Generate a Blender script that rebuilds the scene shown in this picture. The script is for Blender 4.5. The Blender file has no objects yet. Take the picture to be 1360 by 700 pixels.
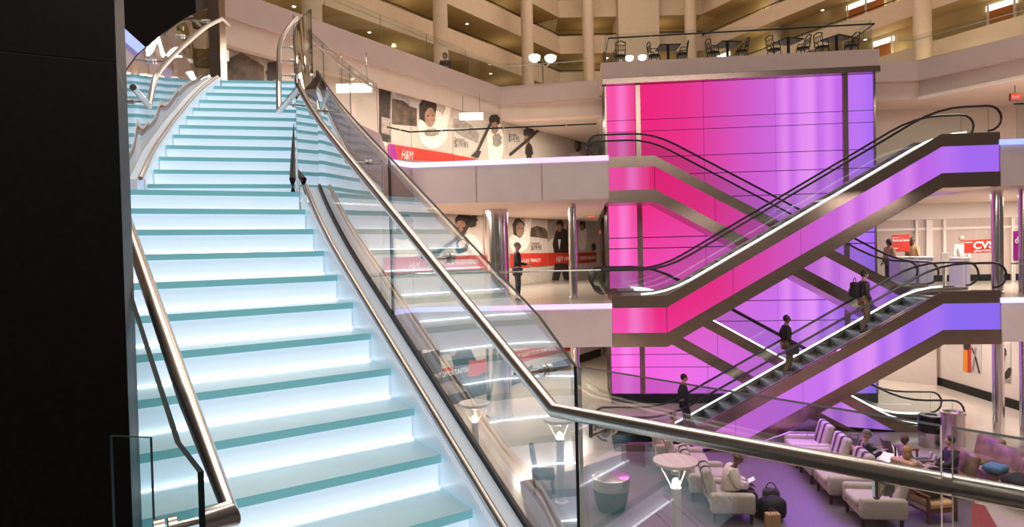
import bpy, bmesh, math, random
from mathutils import Vector, Matrix
random.seed(4)
S = bpy.context.scene
COL = S.collection
PI = math.pi
V = Vector
G, L2, L3, L4 = -4.27, 0.0, 4.27, 8.54          # floor levels of the atrium

# ------------------------------------------------------------------ camera
F_PX = 840.0
cam_d = bpy.data.cameras.new('camera')
cam = bpy.data.objects.new('camera', cam_d)
COL.objects.link(cam)
cam_d.sensor_width = 36.0
cam_d.lens = F_PX / 1360 * 36.0
cam_d.clip_start = 0.02
cam_d.clip_end = 400
EYE = V((0, 0, 1.57))
ROT = Matrix.Rotation(PI/2 - math.radians(1.16), 3, 'X') @ Matrix.Rotation(-math.radians(1.3), 3, 'Z')
cam.matrix_world = Matrix.Translation(EYE) @ ROT.to_4x4()
S.camera = cam


def ray(u, v):
    return ROT @ V(((u-680)/F_PX, -(v-350)/F_PX, -1.0))


def at_z(u, v, z):
    d = ray(u, v)
    return EYE + d*((z-EYE.z)/d.z)


def at_y(u, v, y):
    d = ray(u, v)
    return EYE + d*(y/d.y)


def at_plane(u, v, o, n):
    d = ray(u, v)
    return EYE + d*((o-EYE).dot(n)/d.dot(n))


# ------------------------------------------------------------------ mesh helpers
class MB:
    def __init__(s):
        s.v, s.f, s.m = [], [], []

    def add(s, vs, fs, mi=0):
        b = len(s.v)
        s.v += [V(p) for p in vs]
        for f in fs:
            s.f.append([b+i for i in f])
            s.m.append(mi)
        return s

    def frame(s, c, a, b, d, mi=0):                 # box from centre and three half vectors
        c, a, b, d = V(c), V(a), V(b), V(d)
        p = [c+a*i+b*j+d*k for k in (-1, 1) for j in (-1, 1) for i in (-1, 1)]
        return s.add(p, [(0, 2, 3, 1), (4, 5, 7, 6), (0, 1, 5, 4), (2, 6, 7, 3), (0, 4, 6, 2), (1, 3, 7, 5)], mi)

    def box(s, x0, x1, y0, y1, z0, z1, mi=0):
        return s.frame(((x0+x1)/2, (y0+y1)/2, (z0+z1)/2), ((x1-x0)/2, 0, 0), (0, (y1-y0)/2, 0), (0, 0, (z1-z0)/2), mi)

    def ext(s, poly, vec, mi=0, side=None):         # polygon extruded along a vector
        n = len(poly)
        poly = [V(p) for p in poly]
        vec = V(vec)
        side = mi if side is None else side
        s.add(poly + [p+vec for p in poly], [list(range(n))[::-1], list(range(n, 2*n))], mi)
        b = len(s.v) - 2*n
        for i in range(n):
            j = (i+1) % n
            s.f.append([b+i, b+j, b+n+j, b+n+i])
            s.m.append(side)
        return s

    def prism(s, poly, z0, z1, mi=0, side=None):
        return s.ext([(p[0], p[1], z0) for p in poly], (0, 0, z1-z0), mi, side)

    def strip(s, lo, hi, off, mi=0, edge=None, ends=None):     # ribbon between two polylines with a thickness vector (or one per point)
        n = len(lo)
        lo, hi = [V(p) for p in lo], [V(p) for p in hi]
        offs = off if isinstance(off, list) else [V(off)]*n
        edge = mi if edge is None else edge
        b = len(s.v)
        for i in range(n):
            s.v += [lo[i], hi[i], hi[i]+offs[i], lo[i]+offs[i]]
        for i in range(n-1):
            a, c = b+4*i, b+4*i+4
            for q, (k, l) in enumerate(((0, 1), (1, 2), (2, 3), (3, 0))):
                s.f.append([a+k, a+l, c+l, c+k])
                s.m.append(mi if q in (0, 2) else edge)
        s.f += [[b, b+3, b+2, b+1], [b+4*n-4, b+4*n-3, b+4*n-2, b+4*n-1]]
        s.m += [edge if ends is None else ends]*2
        return s

    def tube(s, pts, r, n=10, mi=0, rs=None):
        pts = [V(p) for p in pts]
        k = len(pts)
        up = V((0, 0, 1))
        rings = []
        for i, p in enumerate(pts):
            a = pts[max(i-1, 0)]
            c = pts[min(i+1, k-1)]
            d1 = (p-a).normalized() if i else (c-p).normalized()
            d2 = (c-p).normalized() if i < k-1 else d1
            t = (d1+d2)
            t = t.normalized() if t.length > 1e-6 else d1
            x = t.cross(up)
            if x.length < 1e-3:
                x = t.cross(V((0, 1, 0)))
            x.normalize()
            y = x.cross(t).normalized()
            rr = (rs[i] if rs else r)
            cs = max(0.35, d1.dot(t))
            rings.append([p + (x*math.cos(2*PI*j/n)*1.0 + y*math.sin(2*PI*j/n)/cs)*rr for j in range(n)])
        vs = [q for rg in rings for q in rg]
        fs = []
        for i in range(k-1):
            for j in range(n):
                fs.append((i*n+j, i*n+(j+1) % n, (i+1)*n+(j+1) % n, (i+1)*n+j))
        fs.append(tuple(range(n))[::-1])
        fs.append(tuple((k-1)*n+j for j in range(n)))
        return s.add(vs, fs, mi)

    def lathe(s, prof, c=(0, 0, 0), n=24, mi=0):
        c = V(c)
        vs = [c+V((r*math.cos(2*PI*j/n), r*math.sin(2*PI*j/n), z)) for r, z in prof for j in range(n)]
        fs = []
        for i in range(len(prof)-1):
            for j in range(n):
                fs.append((i*n+j, i*n+(j+1) % n, (i+1)*n+(j+1) % n, (i+1)*n+j))
        fs.append(tuple(range(n))[::-1])
        fs.append(tuple((len(prof)-1)*n+j for j in range(n)))
        return s.add(vs, fs, mi)

    def ball(s, c, r, n=12, mi=0, rot=None, shape=None):
        c = V(c)
        r = V(r) if not isinstance(r, (int, float)) else V((r, r, r))
        vs, fs = [], []
        m = n//2+1
        for i in range(m):
            th = PI*i/(m-1)
            for j in range(n):
                p = V((math.sin(th)*math.cos(2*PI*j/n)*r.x, math.sin(th)*math.sin(2*PI*j/n)*r.y, math.cos(th)*r.z))
                if shape:
                    p = shape(p)
                if rot:
                    p = rot @ p
                vs.append(c+p)
        for i in range(m-1):
            for j in range(n):
                fs.append((i*n+j, (i+1)*n+j, (i+1)*n+(j+1) % n, i*n+(j+1) % n))
        return s.add(vs, fs, mi)

    def rbox(s, c, size, bev=0.03, seg=3, rot=None, mi=0):   # box with rounded edges
        bm = bmesh.new()
        bmesh.ops.create_cube(bm, size=1.0)
        bmesh.ops.scale(bm, vec=size, verts=bm.verts)
        if bev:
            bmesh.ops.bevel(bm, geom=bm.edges[:], offset=bev, segments=seg, profile=0.5, affect='EDGES')
        c = V(c)
        vs = [c + (rot @ v.co if rot else v.co) for v in bm.verts]
        bm.verts.index_update()
        fs = [[v.index for v in f.verts] for f in bm.faces]
        bm.free()
        return s.add(vs, fs, mi)

    def build(s, name, mats, parent=None, smooth=False, kind=None):
        off = V((0, 0, 0))
        if parent is not None:
            off = ROOTS.get(parent.name, off)
        me = bpy.data.meshes.new(name)
        me.from_pydata([p-off for p in s.v], [], s.f)
        mats = mats if isinstance(mats, (list, tuple)) else [mats]
        for m in mats:
            me.materials.append(m)
        me.polygons.foreach_set('material_index', s.m)
        bm = bmesh.new()
        bm.from_mesh(me)
        bmesh.ops.recalc_face_normals(bm, faces=bm.faces)
        bm.to_mesh(me)
        bm.free()
        if smooth:
            me.polygons.foreach_set('use_smooth', [True]*len(me.polygons))
            try:
                me.set_sharp_from_angle(angle=math.radians(42))
            except Exception:
                pass
        me.update()
        o = bpy.data.objects.new(name, me)
        COL.objects.link(o)
        if parent is not None:
            o.parent = parent
            ROOTS[o.name] = off
        if kind:
            o['kind'] = kind
        return o


ROOTS = {}


def thing(name, label, cat, loc=(0, 0, 0), group=None):
    o = bpy.data.objects.new(name, None)
    COL.objects.link(o)
    o.location = loc
    o.empty_display_size = 0.2
    o['label'] = label
    o['category'] = cat
    if group:
        o['group'] = group
    ROOTS[o.name] = V(loc)
    return o


def tag(o, label, cat, group=None):
    o['label'] = label
    o['category'] = cat
    if group:
        o['group'] = group
    return o


def kids(o):
    return [c for c in COL.objects if c.parent == o]


def dup(root, loc, rz, label, group=None, recolor=None):
    r = root.copy()
    COL.objects.link(r)
    r.location = loc
    r.rotation_euler = (0, 0, rz)
    r['label'] = label
    if group:
        r['group'] = group
    for ch in root.children:
        c = ch.copy()
        COL.objects.link(c)
        c.parent = r
        for g in ch.children:
            d = g.copy()
            COL.objects.link(d)
            d.parent = c
    return r


# ------------------------------------------------------------------ materials
def mat(name, col, rough=0.5, metal=0.0, var=0.0, scale=8.0, spec=0.5, bump=0.0, coat=0.0, stretch=None):
    m = bpy.data.materials.new(name)
    m.use_nodes = True
    nt = m.node_tree
    b = nt.nodes['Principled BSDF']
    b.inputs['Base Color'].default_value = (*col, 1)
    b.inputs['Roughness'].default_value = rough
    b.inputs['Metallic'].default_value = metal
    b.inputs['Specular IOR Level'].default_value = spec
    b.inputs['Coat Weight'].default_value = coat
    if var or bump:
        tc = nt.nodes.new('ShaderNodeTexCoord')
        no = nt.nodes.new('ShaderNodeTexNoise')
        no.inputs['Scale'].default_value = scale
        no.inputs['Detail'].default_value = 4
        if stretch:
            mp = nt.nodes.new('ShaderNodeMapping')
            mp.inputs['Scale'].default_value = stretch
            nt.links.new(tc.outputs['Object'], mp.inputs['Vector'])
            nt.links.new(mp.outputs['Vector'], no.inputs['Vector'])
        else:
            nt.links.new(tc.outputs['Object'], no.inputs['Vector'])
        if var:
            rp = nt.nodes.new('ShaderNodeValToRGB')
            rp.color_ramp.elements[0].position = 0.3
            rp.color_ramp.elements[1].position = 0.7
            rp.color_ramp.elements[0].color = (*[c*(1-var) for c in col], 1)
            rp.color_ramp.elements[1].color = (*[min(1, c*(1+var)) for c in col], 1)
            nt.links.new(no.outputs['Fac'], rp.inputs['Fac'])
            nt.links.new(rp.outputs['Color'], b.inputs['Base Color'])
        if bump:
            bp = nt.nodes.new('ShaderNodeBump')
            bp.inputs['Strength'].default_value = bump
            nt.links.new(no.outputs['Fac'], bp.inputs['Height'])
            nt.links.new(bp.outputs['Normal'], b.inputs['Normal'])
    return m


def emit(name, col, st):
    m = bpy.data.materials.new(name)
    m.use_nodes = True
    nt = m.node_tree
    nt.nodes.clear()
    e = nt.nodes.new('ShaderNodeEmission')
    e.inputs['Color'].default_value = (*col, 1)
    e.inputs['Strength'].default_value = st
    o = nt.nodes.new('ShaderNodeOutputMaterial')
    nt.links.new(e.outputs[0], o.inputs[0])
    return m


def glass(name, tint=(0.94, 0.97, 0.96), ior=1.5, gain=1.0):
    m = bpy.data.materials.new(name)
    m.use_nodes = True
    nt = m.node_tree
    nt.nodes.clear()
    t = nt.nodes.new('ShaderNodeBsdfTransparent')
    t.inputs['Color'].default_value = (*tint, 1)
    g = nt.nodes.new('ShaderNodeBsdfGlossy')
    g.inputs['Roughness'].default_value = 0.0
    fr = nt.nodes.new('ShaderNodeFresnel')
    geo = nt.nodes.new('ShaderNodeNewGeometry')
    mi = nt.nodes.new('ShaderNodeMapRange')          # same reflectance on both faces of the pane
    mi.inputs['To Min'].default_value = ior
    mi.inputs['To Max'].default_value = 1/ior
    nt.links.new(geo.outputs['Backfacing'], mi.inputs['Value'])
    nt.links.new(mi.outputs[0], fr.inputs['IOR'])
    mul = nt.nodes.new('ShaderNodeMath')
    mul.operation = 'MULTIPLY'
    mul.use_clamp = True
    mul.inputs[1].default_value = gain
    mx = nt.nodes.new('ShaderNodeMixShader')
    o = nt.nodes.new('ShaderNodeOutputMaterial')
    nt.links.new(fr.outputs[0], mul.inputs[0])
    nt.links.new(mul.outputs[0], mx.inputs[0])
    nt.links.new(t.outputs[0], mx.inputs[1])
    nt.links.new(g.outputs[0], mx.inputs[2])
    nt.links.new(mx.outputs[0], o.inputs[0])
    return m


EV = V((0.9954, -0.0958, 0))        # along the light wall and the escalators
NV = V((0.0958, 0.9954, 0))         # away from the camera
PINK0 = V((3.64, 23.83, 0))
ESC0 = V((2.83, 18.1, 0))


def lightmat(name, zlo, zhi, shift=0.0, st=1.0):
    """Backlit panel whose coloured lamps run from rose on the left to violet on the right."""
    m = bpy.data.materials.new(name)
    m.use_nodes = True
    nt = m.node_tree
    nt.nodes.clear()
    N, Lk = nt.nodes.new, nt.links.new
    geo = N('ShaderNodeNewGeometry')
    dot = N('ShaderNodeVectorMath')
    dot.operation = 'DOT_PRODUCT'
    dot.inputs[1].default_value = tuple(EV)
    Lk(geo.outputs['Position'], dot.inputs[0])
    s0 = PINK0.dot(EV)
    mr = N('ShaderNodeMapRange')
    mr.inputs['From Min'].default_value = s0
    mr.inputs['From Max'].default_value = s0+9.6
    mr.inputs['To Min'].default_value = shift
    mr.inputs['To Max'].default_value = 1+shift
    mr.clamp = True
    Lk(dot.outputs['Value'], mr.inputs['Value'])
    sep = N('ShaderNodeSeparateXYZ')
    Lk(geo.outputs['Position'], sep.inputs[0])
    mz = N('ShaderNodeMapRange')
    mz.interpolation_type = 'SMOOTHSTEP'
    mz.inputs['From Min'].default_value = zlo
    mz.inputs['From Max'].default_value = zhi
    Lk(sep.outputs['Z'], mz.inputs['Value'])

    def ramp(stops):
        r = N('ShaderNodeValToRGB')
        els = r.color_ramp.elements
        els[0].position, els[0].color = stops[0][0], (*stops[0][1], 1)
        els[1].position, els[1].color = stops[-1][0], (*stops[-1][1], 1)
        for p, c in stops[1:-1]:
            e = els.new(p)
            e.color = (*c, 1)
        Lk(mr.outputs[0], r.inputs['Fac'])
        return r
    top = ramp([(0.0, (0.95, 0.045, 0.33)), (0.12, (0.86, 0.022, 0.20)), (0.30, (0.80, 0.028, 0.24)), (0.45, (0.68, 0.06, 0.42)), (0.58, (0.60, 0.10, 0.62)), (0.72, (0.56, 0.13, 0.78)), (0.88, (0.52, 0.13, 0.82)), (0.94, (0.42, 0.14, 0.88)), (1.0, (0.36, 0.14, 0.90))])
    bot = ramp([(0.0, (0.98, 0.10, 0.70)), (0.30, (0.86, 0.16, 0.80)), (0.5, (0.66, 0.17, 0.86)), (0.75, (0.46, 0.15, 0.88)), (0.9, (0.33, 0.14, 0.90)), (1.0, (0.24, 0.14, 0.90))])
    mix = N('ShaderNodeMix')
    mix.data_type = 'RGBA'
    Lk(mz.outputs[0], mix.inputs['Factor'])
    Lk(bot.outputs[0], mix.inputs['A'])
    Lk(top.outputs[0], mix.inputs['B'])
    lam = N('ShaderNodeValToRGB')                 # the brighter lamp columns behind the panels
    le = lam.color_ramp.elements
    le[0].position, le[0].color = 0.0, (.12, .12, .12, 1)
    le[1].position, le[1].color = 1.0, (.05, .05, .05, 1)
    for p_, k_ in ((.03, .12), (.06, .42), (.10, .12), (.13, 0), (.34, .02), (.55, .06), (.635, .10), (.675, .44), (.70, .14), (.74, .50), (.77, .58), (.80, .12), (.835, .36), (.87, .04), (.94, .16)):
        e_ = le.new(p_)
        e_.color = (k_, k_, k_, 1)
    lam.color_ramp.interpolation = 'EASE'
    Lk(mr.outputs[0], lam.inputs['Fac'])
    st1 = lam
    mix2 = N('ShaderNodeMix')
    mix2.data_type = 'RGBA'
    mix2.inputs['B'].default_value = (1.0, 0.40, 1.0, 1)
    Lk(st1.outputs[0], mix2.inputs['Factor'])
    Lk(mix.outputs['Result'], mix2.inputs['A'])
    e = N('ShaderNodeEmission')
    e.inputs['Strength'].default_value = st
    Lk(mix2.outputs['Result'], e.inputs['Color'])
    o = N('ShaderNodeOutputMaterial')
    Lk(e.outputs[0], o.inputs[0])
    return m


M = {}
M['black'] = mat('black_cladding', (0.006, 0.005, 0.0045), 0.5, 0, 0.25, 60, spec=0.2)
M['seam'] = mat('pale_joint', (0.16, 0.12, 0.09), 0.5)
M['darkwall'] = mat('dark_panel', (0.012, 0.010, 0.009), 0.4, 0, 0.2, 12, spec=0.3)
M['steel'] = mat('brushed_steel', (0.62, 0.57, 0.53), 0.29, 1.0, 0.08, 90)
M['darksteel'] = mat('dark_brushed_steel', (0.10, 0.09, 0.09), 0.3, 1.0)
M['chrome'] = mat('polished_steel', (0.78, 0.75, 0.73), 0.16, 1.0)
M['bronze'] = mat('warm_steel_cladding', (0.42, 0.32, 0.265), 0.27, 1.0, 0.10, 6, stretch=(1, 1, 4))
M['darkmetal'] = mat('dark_metal', (0.02, 0.02, 0.022), 0.35, 0.6)
M['rubber'] = mat('black_rubber', (0.012, 0.010, 0.014), 0.35)
M['glass'] = glass('clear_glass')
M['stairglass'] = glass('stair_glass', (0.93, 0.96, 0.965), 1.5, 2.7)
M['softglass'] = glass('low_reflection_glass', (0.92, 0.965, 0.965), 1.5, 0.3)
M['edge'] = mat('glass_edge', (0.010, 0.022, 0.024), 0.5, spec=0.2)
M['edge_pale'] = mat('bright_glass_edge', (0.95, 0.97, 0.97), 0.3)
M['tread'] = mat('frosted_tread_glass', (0.40, 0.54, 0.58), 0.22, 0, 0.06, 5, spec=0.5)
M['tread_edge'] = mat('teal_tread_edge', (0.20, 0.47, 0.52), 0.12)
M['riser'] = mat('lit_riser', (0.62, 0.68, 0.75), 0.5)
def glow(m, col, st):
    b = m.node_tree.nodes['Principled BSDF']
    b.inputs['Emission Color'].default_value = (*col, 1)
    b.inputs['Emission Strength'].default_value = st
glow(M['riser'], (0.70, 0.85, 1.0), 0.60)


M['riser_led'] = emit('riser_lamp', (0.90, 0.96, 1.0), 4.0)
M['stringer'] = mat('white_acrylic', (0.72, 0.80, 0.88), 0.3)
def glow2():
    glow(M['tread'], (0.50, 0.80, 0.90), 0.13)
    glow(M['tread_edge'], (0.26, 0.66, 0.74), 0.30)


glow2()
glow(M['stringer'], (0.72, 0.85, 1.0), 0.22)
M['cream'] = mat('cream_plaster', (0.66, 0.55, 0.49), 0.7, 0, 0.03, 3)
M['mauve'] = mat('mauve_fascia', (0.76, 0.67, 0.68), 0.28, 0, 0.04, 2)
M['taupe'] = mat('taupe_plaster', (0.50, 0.40, 0.38), 0.7, 0, 0.03, 2)
M['hotel'] = mat('beige_parapet', (0.62, 0.47, 0.34), 0.75, 0, 0.04, 2)
M['hotelsoff'] = mat('tan_soffit', (0.50, 0.38, 0.19), 0.8, 0, 0.05, 1)
M['hotelwall'] = mat('corridor_wall', (0.52, 0.40, 0.20), 0.8, 0, 0.05, 1)
M['column'] = mat('plaster_column', (0.60, 0.46, 0.34), 0.7, 0, 0.04, 4)
M['doororange'] = mat('orange_wood', (0.50, 0.17, 0.03), 0.45, 0, 0.2, 14, stretch=(1, 1, 8))
M['doorframe'] = mat('white_frame', (0.8, 0.74, 0.66), 0.5)
M['white'] = mat('white_paint', (0.78, 0.72, 0.68), 0.5)
M['tile'] = mat('cream_tile', (0.60, 0.51, 0.43), 0.16, 0, 0.06, 1.5)
M['tile2'] = mat('grey_tile', (0.34, 0.29, 0.25), 0.2, 0, 0.06, 1.5)
M['carpet'] = mat('speckled_carpet', (0.15, 0.12, 0.145), 0.5, 0, 0.5, 45)
M['redcarpet'] = mat('red_carpet', (0.30, 0.06, 0.05), 0.9, 0, 0.25, 40)
M['deck'] = mat('dark_stone', (0.03, 0.028, 0.028), 0.35, 0, 0.3, 20)
M['led'] = emit('led_line', (0.93, 1.0, 0.97), 2.6)
M['cove'] = emit('cove_light', (0.70, 0.62, 1.0), 1.6)
M['coveblue'] = emit('blue_cove_light', (0.30, 0.36, 1.0), 1.8)
M['covepink'] = emit('pink_cove_light', (0.95, 0.55, 1.0), 1.5)
M['warm'] = emit('warm_lamp', (1.0, 0.90, 0.72), 9.0)
M['whiteglow'] = emit('white_glow', (1.0, 0.95, 0.84), 4.0)
M['exit'] = emit('red_sign_light', (1.0, 0.06, 0.02), 1.3)
M['redband'] = mat('red_print', (0.50, 0.026, 0.012), 0.6)
M['pinkprint'] = mat('magenta_print', (0.62, 0.01, 0.16), 0.5)
M['print'] = mat('white_print', (0.56, 0.48, 0.43), 0.55, 0, 0.04, 3)
M['printwhite'] = mat('white_lettering', (0.88, 0.84, 0.80), 0.55)
M['hairprint'] = mat('dark_print', (0.030, 0.020, 0.015), 0.6, 0, 0.5, 8)
M['faceprint'] = mat('skin_print', (0.36, 0.20, 0.13), 0.6, 0, 0.25, 6)
M['knit'] = mat('knit_print', (0.84, 0.77, 0.70), 0.6, 0, 0.12, 6)
M['shade'] = mat('grey_print', (0.30, 0.25, 0.22), 0.6, 0, 0.3, 5)
M['land'] = mat('landscape_print', (0.085, 0.055, 0.038), 0.6, 0, 0.8, 3)
M['skyprint'] = mat('cloud_print', (0.36, 0.32, 0.33), 0.6, 0, 0.5, 2.5)
M['text'] = mat('dark_lettering', (0.05, 0.04, 0.04), 0.6)
M['violetprint'] = mat('violet_print', (0.35, 0.01, 0.30), 0.5)
M['orangeprint'] = mat('orange_print', (0.80, 0.25, 0.01), 0.5)
M['fabric'] = mat('oatmeal_upholstery', (0.50, 0.43, 0.38), 0.9, 0, 0.18, 60, bump=0.1)
M['stripe'] = mat('purple_stripe', (0.05, 0.025, 0.07), 0.9)
M['brownlegs'] = mat('dark_wood', (0.045, 0.022, 0.014), 0.4, 0, 0.3, 20)
M['wood'] = mat('brown_wood', (0.16, 0.065, 0.028), 0.4, 0, 0.35, 10, stretch=(1, 8, 1))
M['leather'] = mat('brown_leather', (0.27, 0.165, 0.11), 0.30, 0, 0.35, 6, bump=0.35)
M['tan'] = mat('tan_cushion', (0.52, 0.33, 0.16), 0.8, 0, 0.1, 30)
M['charcoal'] = mat('charcoal_cloth', (0.05, 0.04, 0.04), 0.85, 0, 0.4, 18)
M['skin'] = mat('skin', (0.48, 0.27, 0.19), 0.5)
M['skindark'] = mat('brown_skin', (0.17, 0.075, 0.045), 0.5)
M['blackcloth'] = mat('black_cloth', (0.014, 0.013, 0.017), 0.8, 0, 0.3, 20)
M['navy'] = mat('navy_cloth', (0.025, 0.028, 0.055), 0.85, 0, 0.3, 20)
M['greycloth'] = mat('grey_cloth', (0.19, 0.17, 0.16), 0.85, 0, 0.3, 20)
M['khaki'] = mat('khaki_cloth', (0.26, 0.17, 0.10), 0.85, 0, 0.2, 20)
M['whitecloth'] = mat('cream_cloth', (0.74, 0.66, 0.58), 0.85, 0, 0.12, 14, bump=0.3)
M['bluecloth'] = mat('blue_denim', (0.10, 0.22, 0.36), 0.85, 0, 0.2, 20)
M['pinkcloth'] = mat('pale_pink_cloth', (0.66, 0.48, 0.44), 0.85, 0, 0.12, 14)
M['turban'] = mat('patterned_wrap', (0.16, 0.09, 0.05), 0.8, 0, 0.9, 28)
M['hairblack'] = mat('black_hair', (0.010, 0.008, 0.007), 0.5)
M['hairbrown'] = mat('brown_hair', (0.10, 0.05, 0.025), 0.55, 0, 0.3, 40)
M['hairblond'] = mat('blond_hair', (0.42, 0.25, 0.11), 0.55, 0, 0.3, 40)
M['hairgrey'] = mat('grey_hair', (0.28, 0.25, 0.23), 0.6)
M['eye'] = mat('dark_eye', (0.01, 0.008, 0.008), 0.2)
M['lip'] = mat('lip', (0.30, 0.10, 0.08), 0.5)
M['shoe'] = mat('dark_shoe', (0.02, 0.014, 0.012), 0.4)
M['redshoe'] = mat('pale_shoe', (0.55, 0.50, 0.45), 0.6)
M['lampglow'] = emit('lamp_bulb', (1.0, 0.86, 0.62), 30.0)
M['globe'] = emit('globe_glass', (1.0, 0.88, 0.66), 5.0)
M['lampdisc'] = mat('lamp_reflector', (0.62, 0.52, 0.46), 0.45)
M['frost'] = mat('frosted_post', (0.60, 0.55, 0.53), 0.35)
M['paper'] = mat('paper', (0.75, 0.70, 0.66), 0.7)
M['screen'] = emit('tablet_screen', (0.9, 0.93, 1.0), 1.2)
M['lilac'] = mat('pale_lilac_laminate', (0.58, 0.50, 0.72), 0.35)
M['shopglass'] = mat('frosted_shopfront', (0.56, 0.46, 0.42), 0.25, 0, 0.06, 2, stretch=(3, 3, .3))
M['wallpanel'] = lightmat('rose_to_violet_wall_light', -4.0, 4.5, 0.0, 1.0)
M['escup'] = lightmat('rose_to_violet_escalator_light', -4.5, 0.5, 0.02, 0.95)
M['escdown'] = lightmat('magenta_to_violet_escalator_light', -2.0, 9.0, 0.06, 0.95)
M['escback'] = lightmat('rose_escalator_light', -2.5, 3.0, 0.0, 0.85)
M['palepink'] = mat('pale_rose_fascia', (0.68, 0.50, 0.52), 0.45)


def struct(name, mb, m, smooth=False):
    return mb.build(name, m, None, smooth, 'structure')


def text_mb(mb, body, o, r, up, size, shear=0.0, bold=0.0, depth=0.004, mi=0, width=None):
    """Lettering laid on a plane: origin o (bottom left), r reading direction, up; optional total width."""
    cu = bpy.data.curves.new('t', 'FONT')
    cu.body = body
    cu.size = size
    cu.shear = shear
    cu.offset = bold
    cu.resolution_u = 3
    to = bpy.data.objects.new('t', cu)
    COL.objects.link(to)
    dg = bpy.context.evaluated_depsgraph_get()
    me = to.evaluated_get(dg).to_mesh()
    vs = [v.co.copy() for v in me.vertices]
    fs = [list(p.vertices) for p in me.polygons]
    to.evaluated_get(dg).to_mesh_clear()
    bpy.data.objects.remove(to)
    bpy.data.curves.remove(cu)
    if not vs:
        return mb
    r, up = V(r).normalized(), V(up).normalized()
    n = r.cross(up)
    k = 1.0
    if width:
        k = width/max(1e-6, max(v.x for v in vs)-min(v.x for v in vs))
    x0 = min(v.x for v in vs)
    o = V(o)
    return mb.add([o + r*((v.x-x0)*k) + up*v.y + n*depth for v in vs], fs, mi)


# ================================================================== SETTING
WO, WR = V((-3.9, 22.0, 0)), V((0.5735, 0.8192, 0))       # long shopfront wall on the left
WN = V((0.8192, -0.5735, 0))
UP = V((0, 0, 1))


def wpt(t, z=0.0, out=0.0):
    p = WO + WR*t + WN*out
    return V((p.x, p.y, z))


wall = MB().ext([wpt(-16, G), wpt(15.2, G), wpt(15.2, L4-1.4), wpt(-16, L4-1.4)], WN*-0.25)
struct('wall_left', wall, M['cream'])
struct('wall_back', MB().box(4.4, 34, 36, 36.3, G, L4), M['cream'])
struct('baseboard_left', MB().ext([wpt(-16, G), wpt(15, G), wpt(15, G+0.42), wpt(-16, G+0.42)], WN*0.03), M['darkwall'])

# ground floor: cream tile, lounge carpet, red runner
struct('floor', MB().box(-30, 40, -4, 40, G-0.3, G), M['tile'])


def gp(u, v):
    p = at_z(u, v, G)
    return (p.x, p.y)


cz = G+0.006
carpet = [gp(640, 760), gp(700, 690), gp(690, 640), gp(760, 625), gp(835, 600), gp(930, 588), gp(1010, 588), gp(1060, 570), gp(1110, 575), gp(1160, 590), gp(1150, 625), gp(1220, 660), gp(1290, 640), gp(1300, 700), gp(1300, 780), gp(900, 800)]
struct('floor_lounge', MB().prism(carpet, G-0.1, cz), M['carpet'])
struct('floor_runner', MB().prism([gp(1290, 668), gp(1308, 672), gp(1330, 710), gp(1330, 790), gp(1290, 790)], G-0.1, cz+0.004), M['redcarpet'])
struct('floor_inlay', MB().prism([gp(560, 640), gp(600, 655), gp(690, 700), gp(700, 740), gp(600, 780), gp(500, 760)], G-0.1, cz+0.002), M['tile2'])

# ---- middle and upper slabs on the left
l2_far = [(2.83, 18.08), (3.45, 23.9), (4.6, 34.0), tuple(wpt(-14).xy), (-7.5, 9.0), (-5.2, 13.0), (-3.6, 17.1), (-2.9, 18.3)]
l3_far = [(2.86, 18.35), (3.45, 23.9), (4.6, 34.0), tuple(wpt(-15.5).xy), (-12.5, 5.0), (-4.2, 5.0), (-4.45, 7.0), (-4.95, 9.3), (-4.5, 9.86), (-3.34, 10.0), (-3.27, 11.4), (-3.15, 12.8), (-2.91, 14.33), (-3.2, 16.5), (-3.5, 18.1), (-2.93, 19.0)]
struct('floor_middle', MB().prism(l2_far, L2-1.24, L2, 0, 1), [M['tile'], M['mauve']])
struct('floor_upper', MB().prism(l3_far, L3-1.25, L3, 0, 1), [M['cream'], M['palepink']])
near = [(0.22, 2.5), (0.60, 2.22), (1.35, 1.52), (2.75, 0.25), (2.75, -4), (-5, -4), (-5, 1.2), (-1.05, 1.60)]
struct('floor_landing', MB().prism(near, L2-0.5, L2), M['deck'])
# fascia panels with seams
def fascia(name, pts, z0, z1, m, seams):
    mb = MB()
    for a, b in zip(pts[:-1], pts[1:]):
        a, b = V((*a, 0)), V((*b, 0))
        d = (b-a)
        n = V((d.y, -d.x, 0)).normalized()
        k = max(1, round(d.length/seams))
        for i in range(k):
            p, q = a+d*(i/k+0.004), a+d*((i+1)/k-0.004)
            mb.ext([(p.x, p.y, z0), (q.x, q.y, z0), (q.x, q.y, z1), (p.x, p.y, z1)], n*0.03)
    return struct(name, mb, m)
fascia('trim_middle_fascia', [(-3.6, 17.1), (-2.9, 18.3), (2.83, 18.08)], -1.24, -0.16, M['mauve'], 1.9)
fascia('trim_upper_fascia', [(-2.93, 19.0), (2.86, 18.35)], L3-1.25, L3-0.16, M['mauve'], 1.9)
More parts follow.
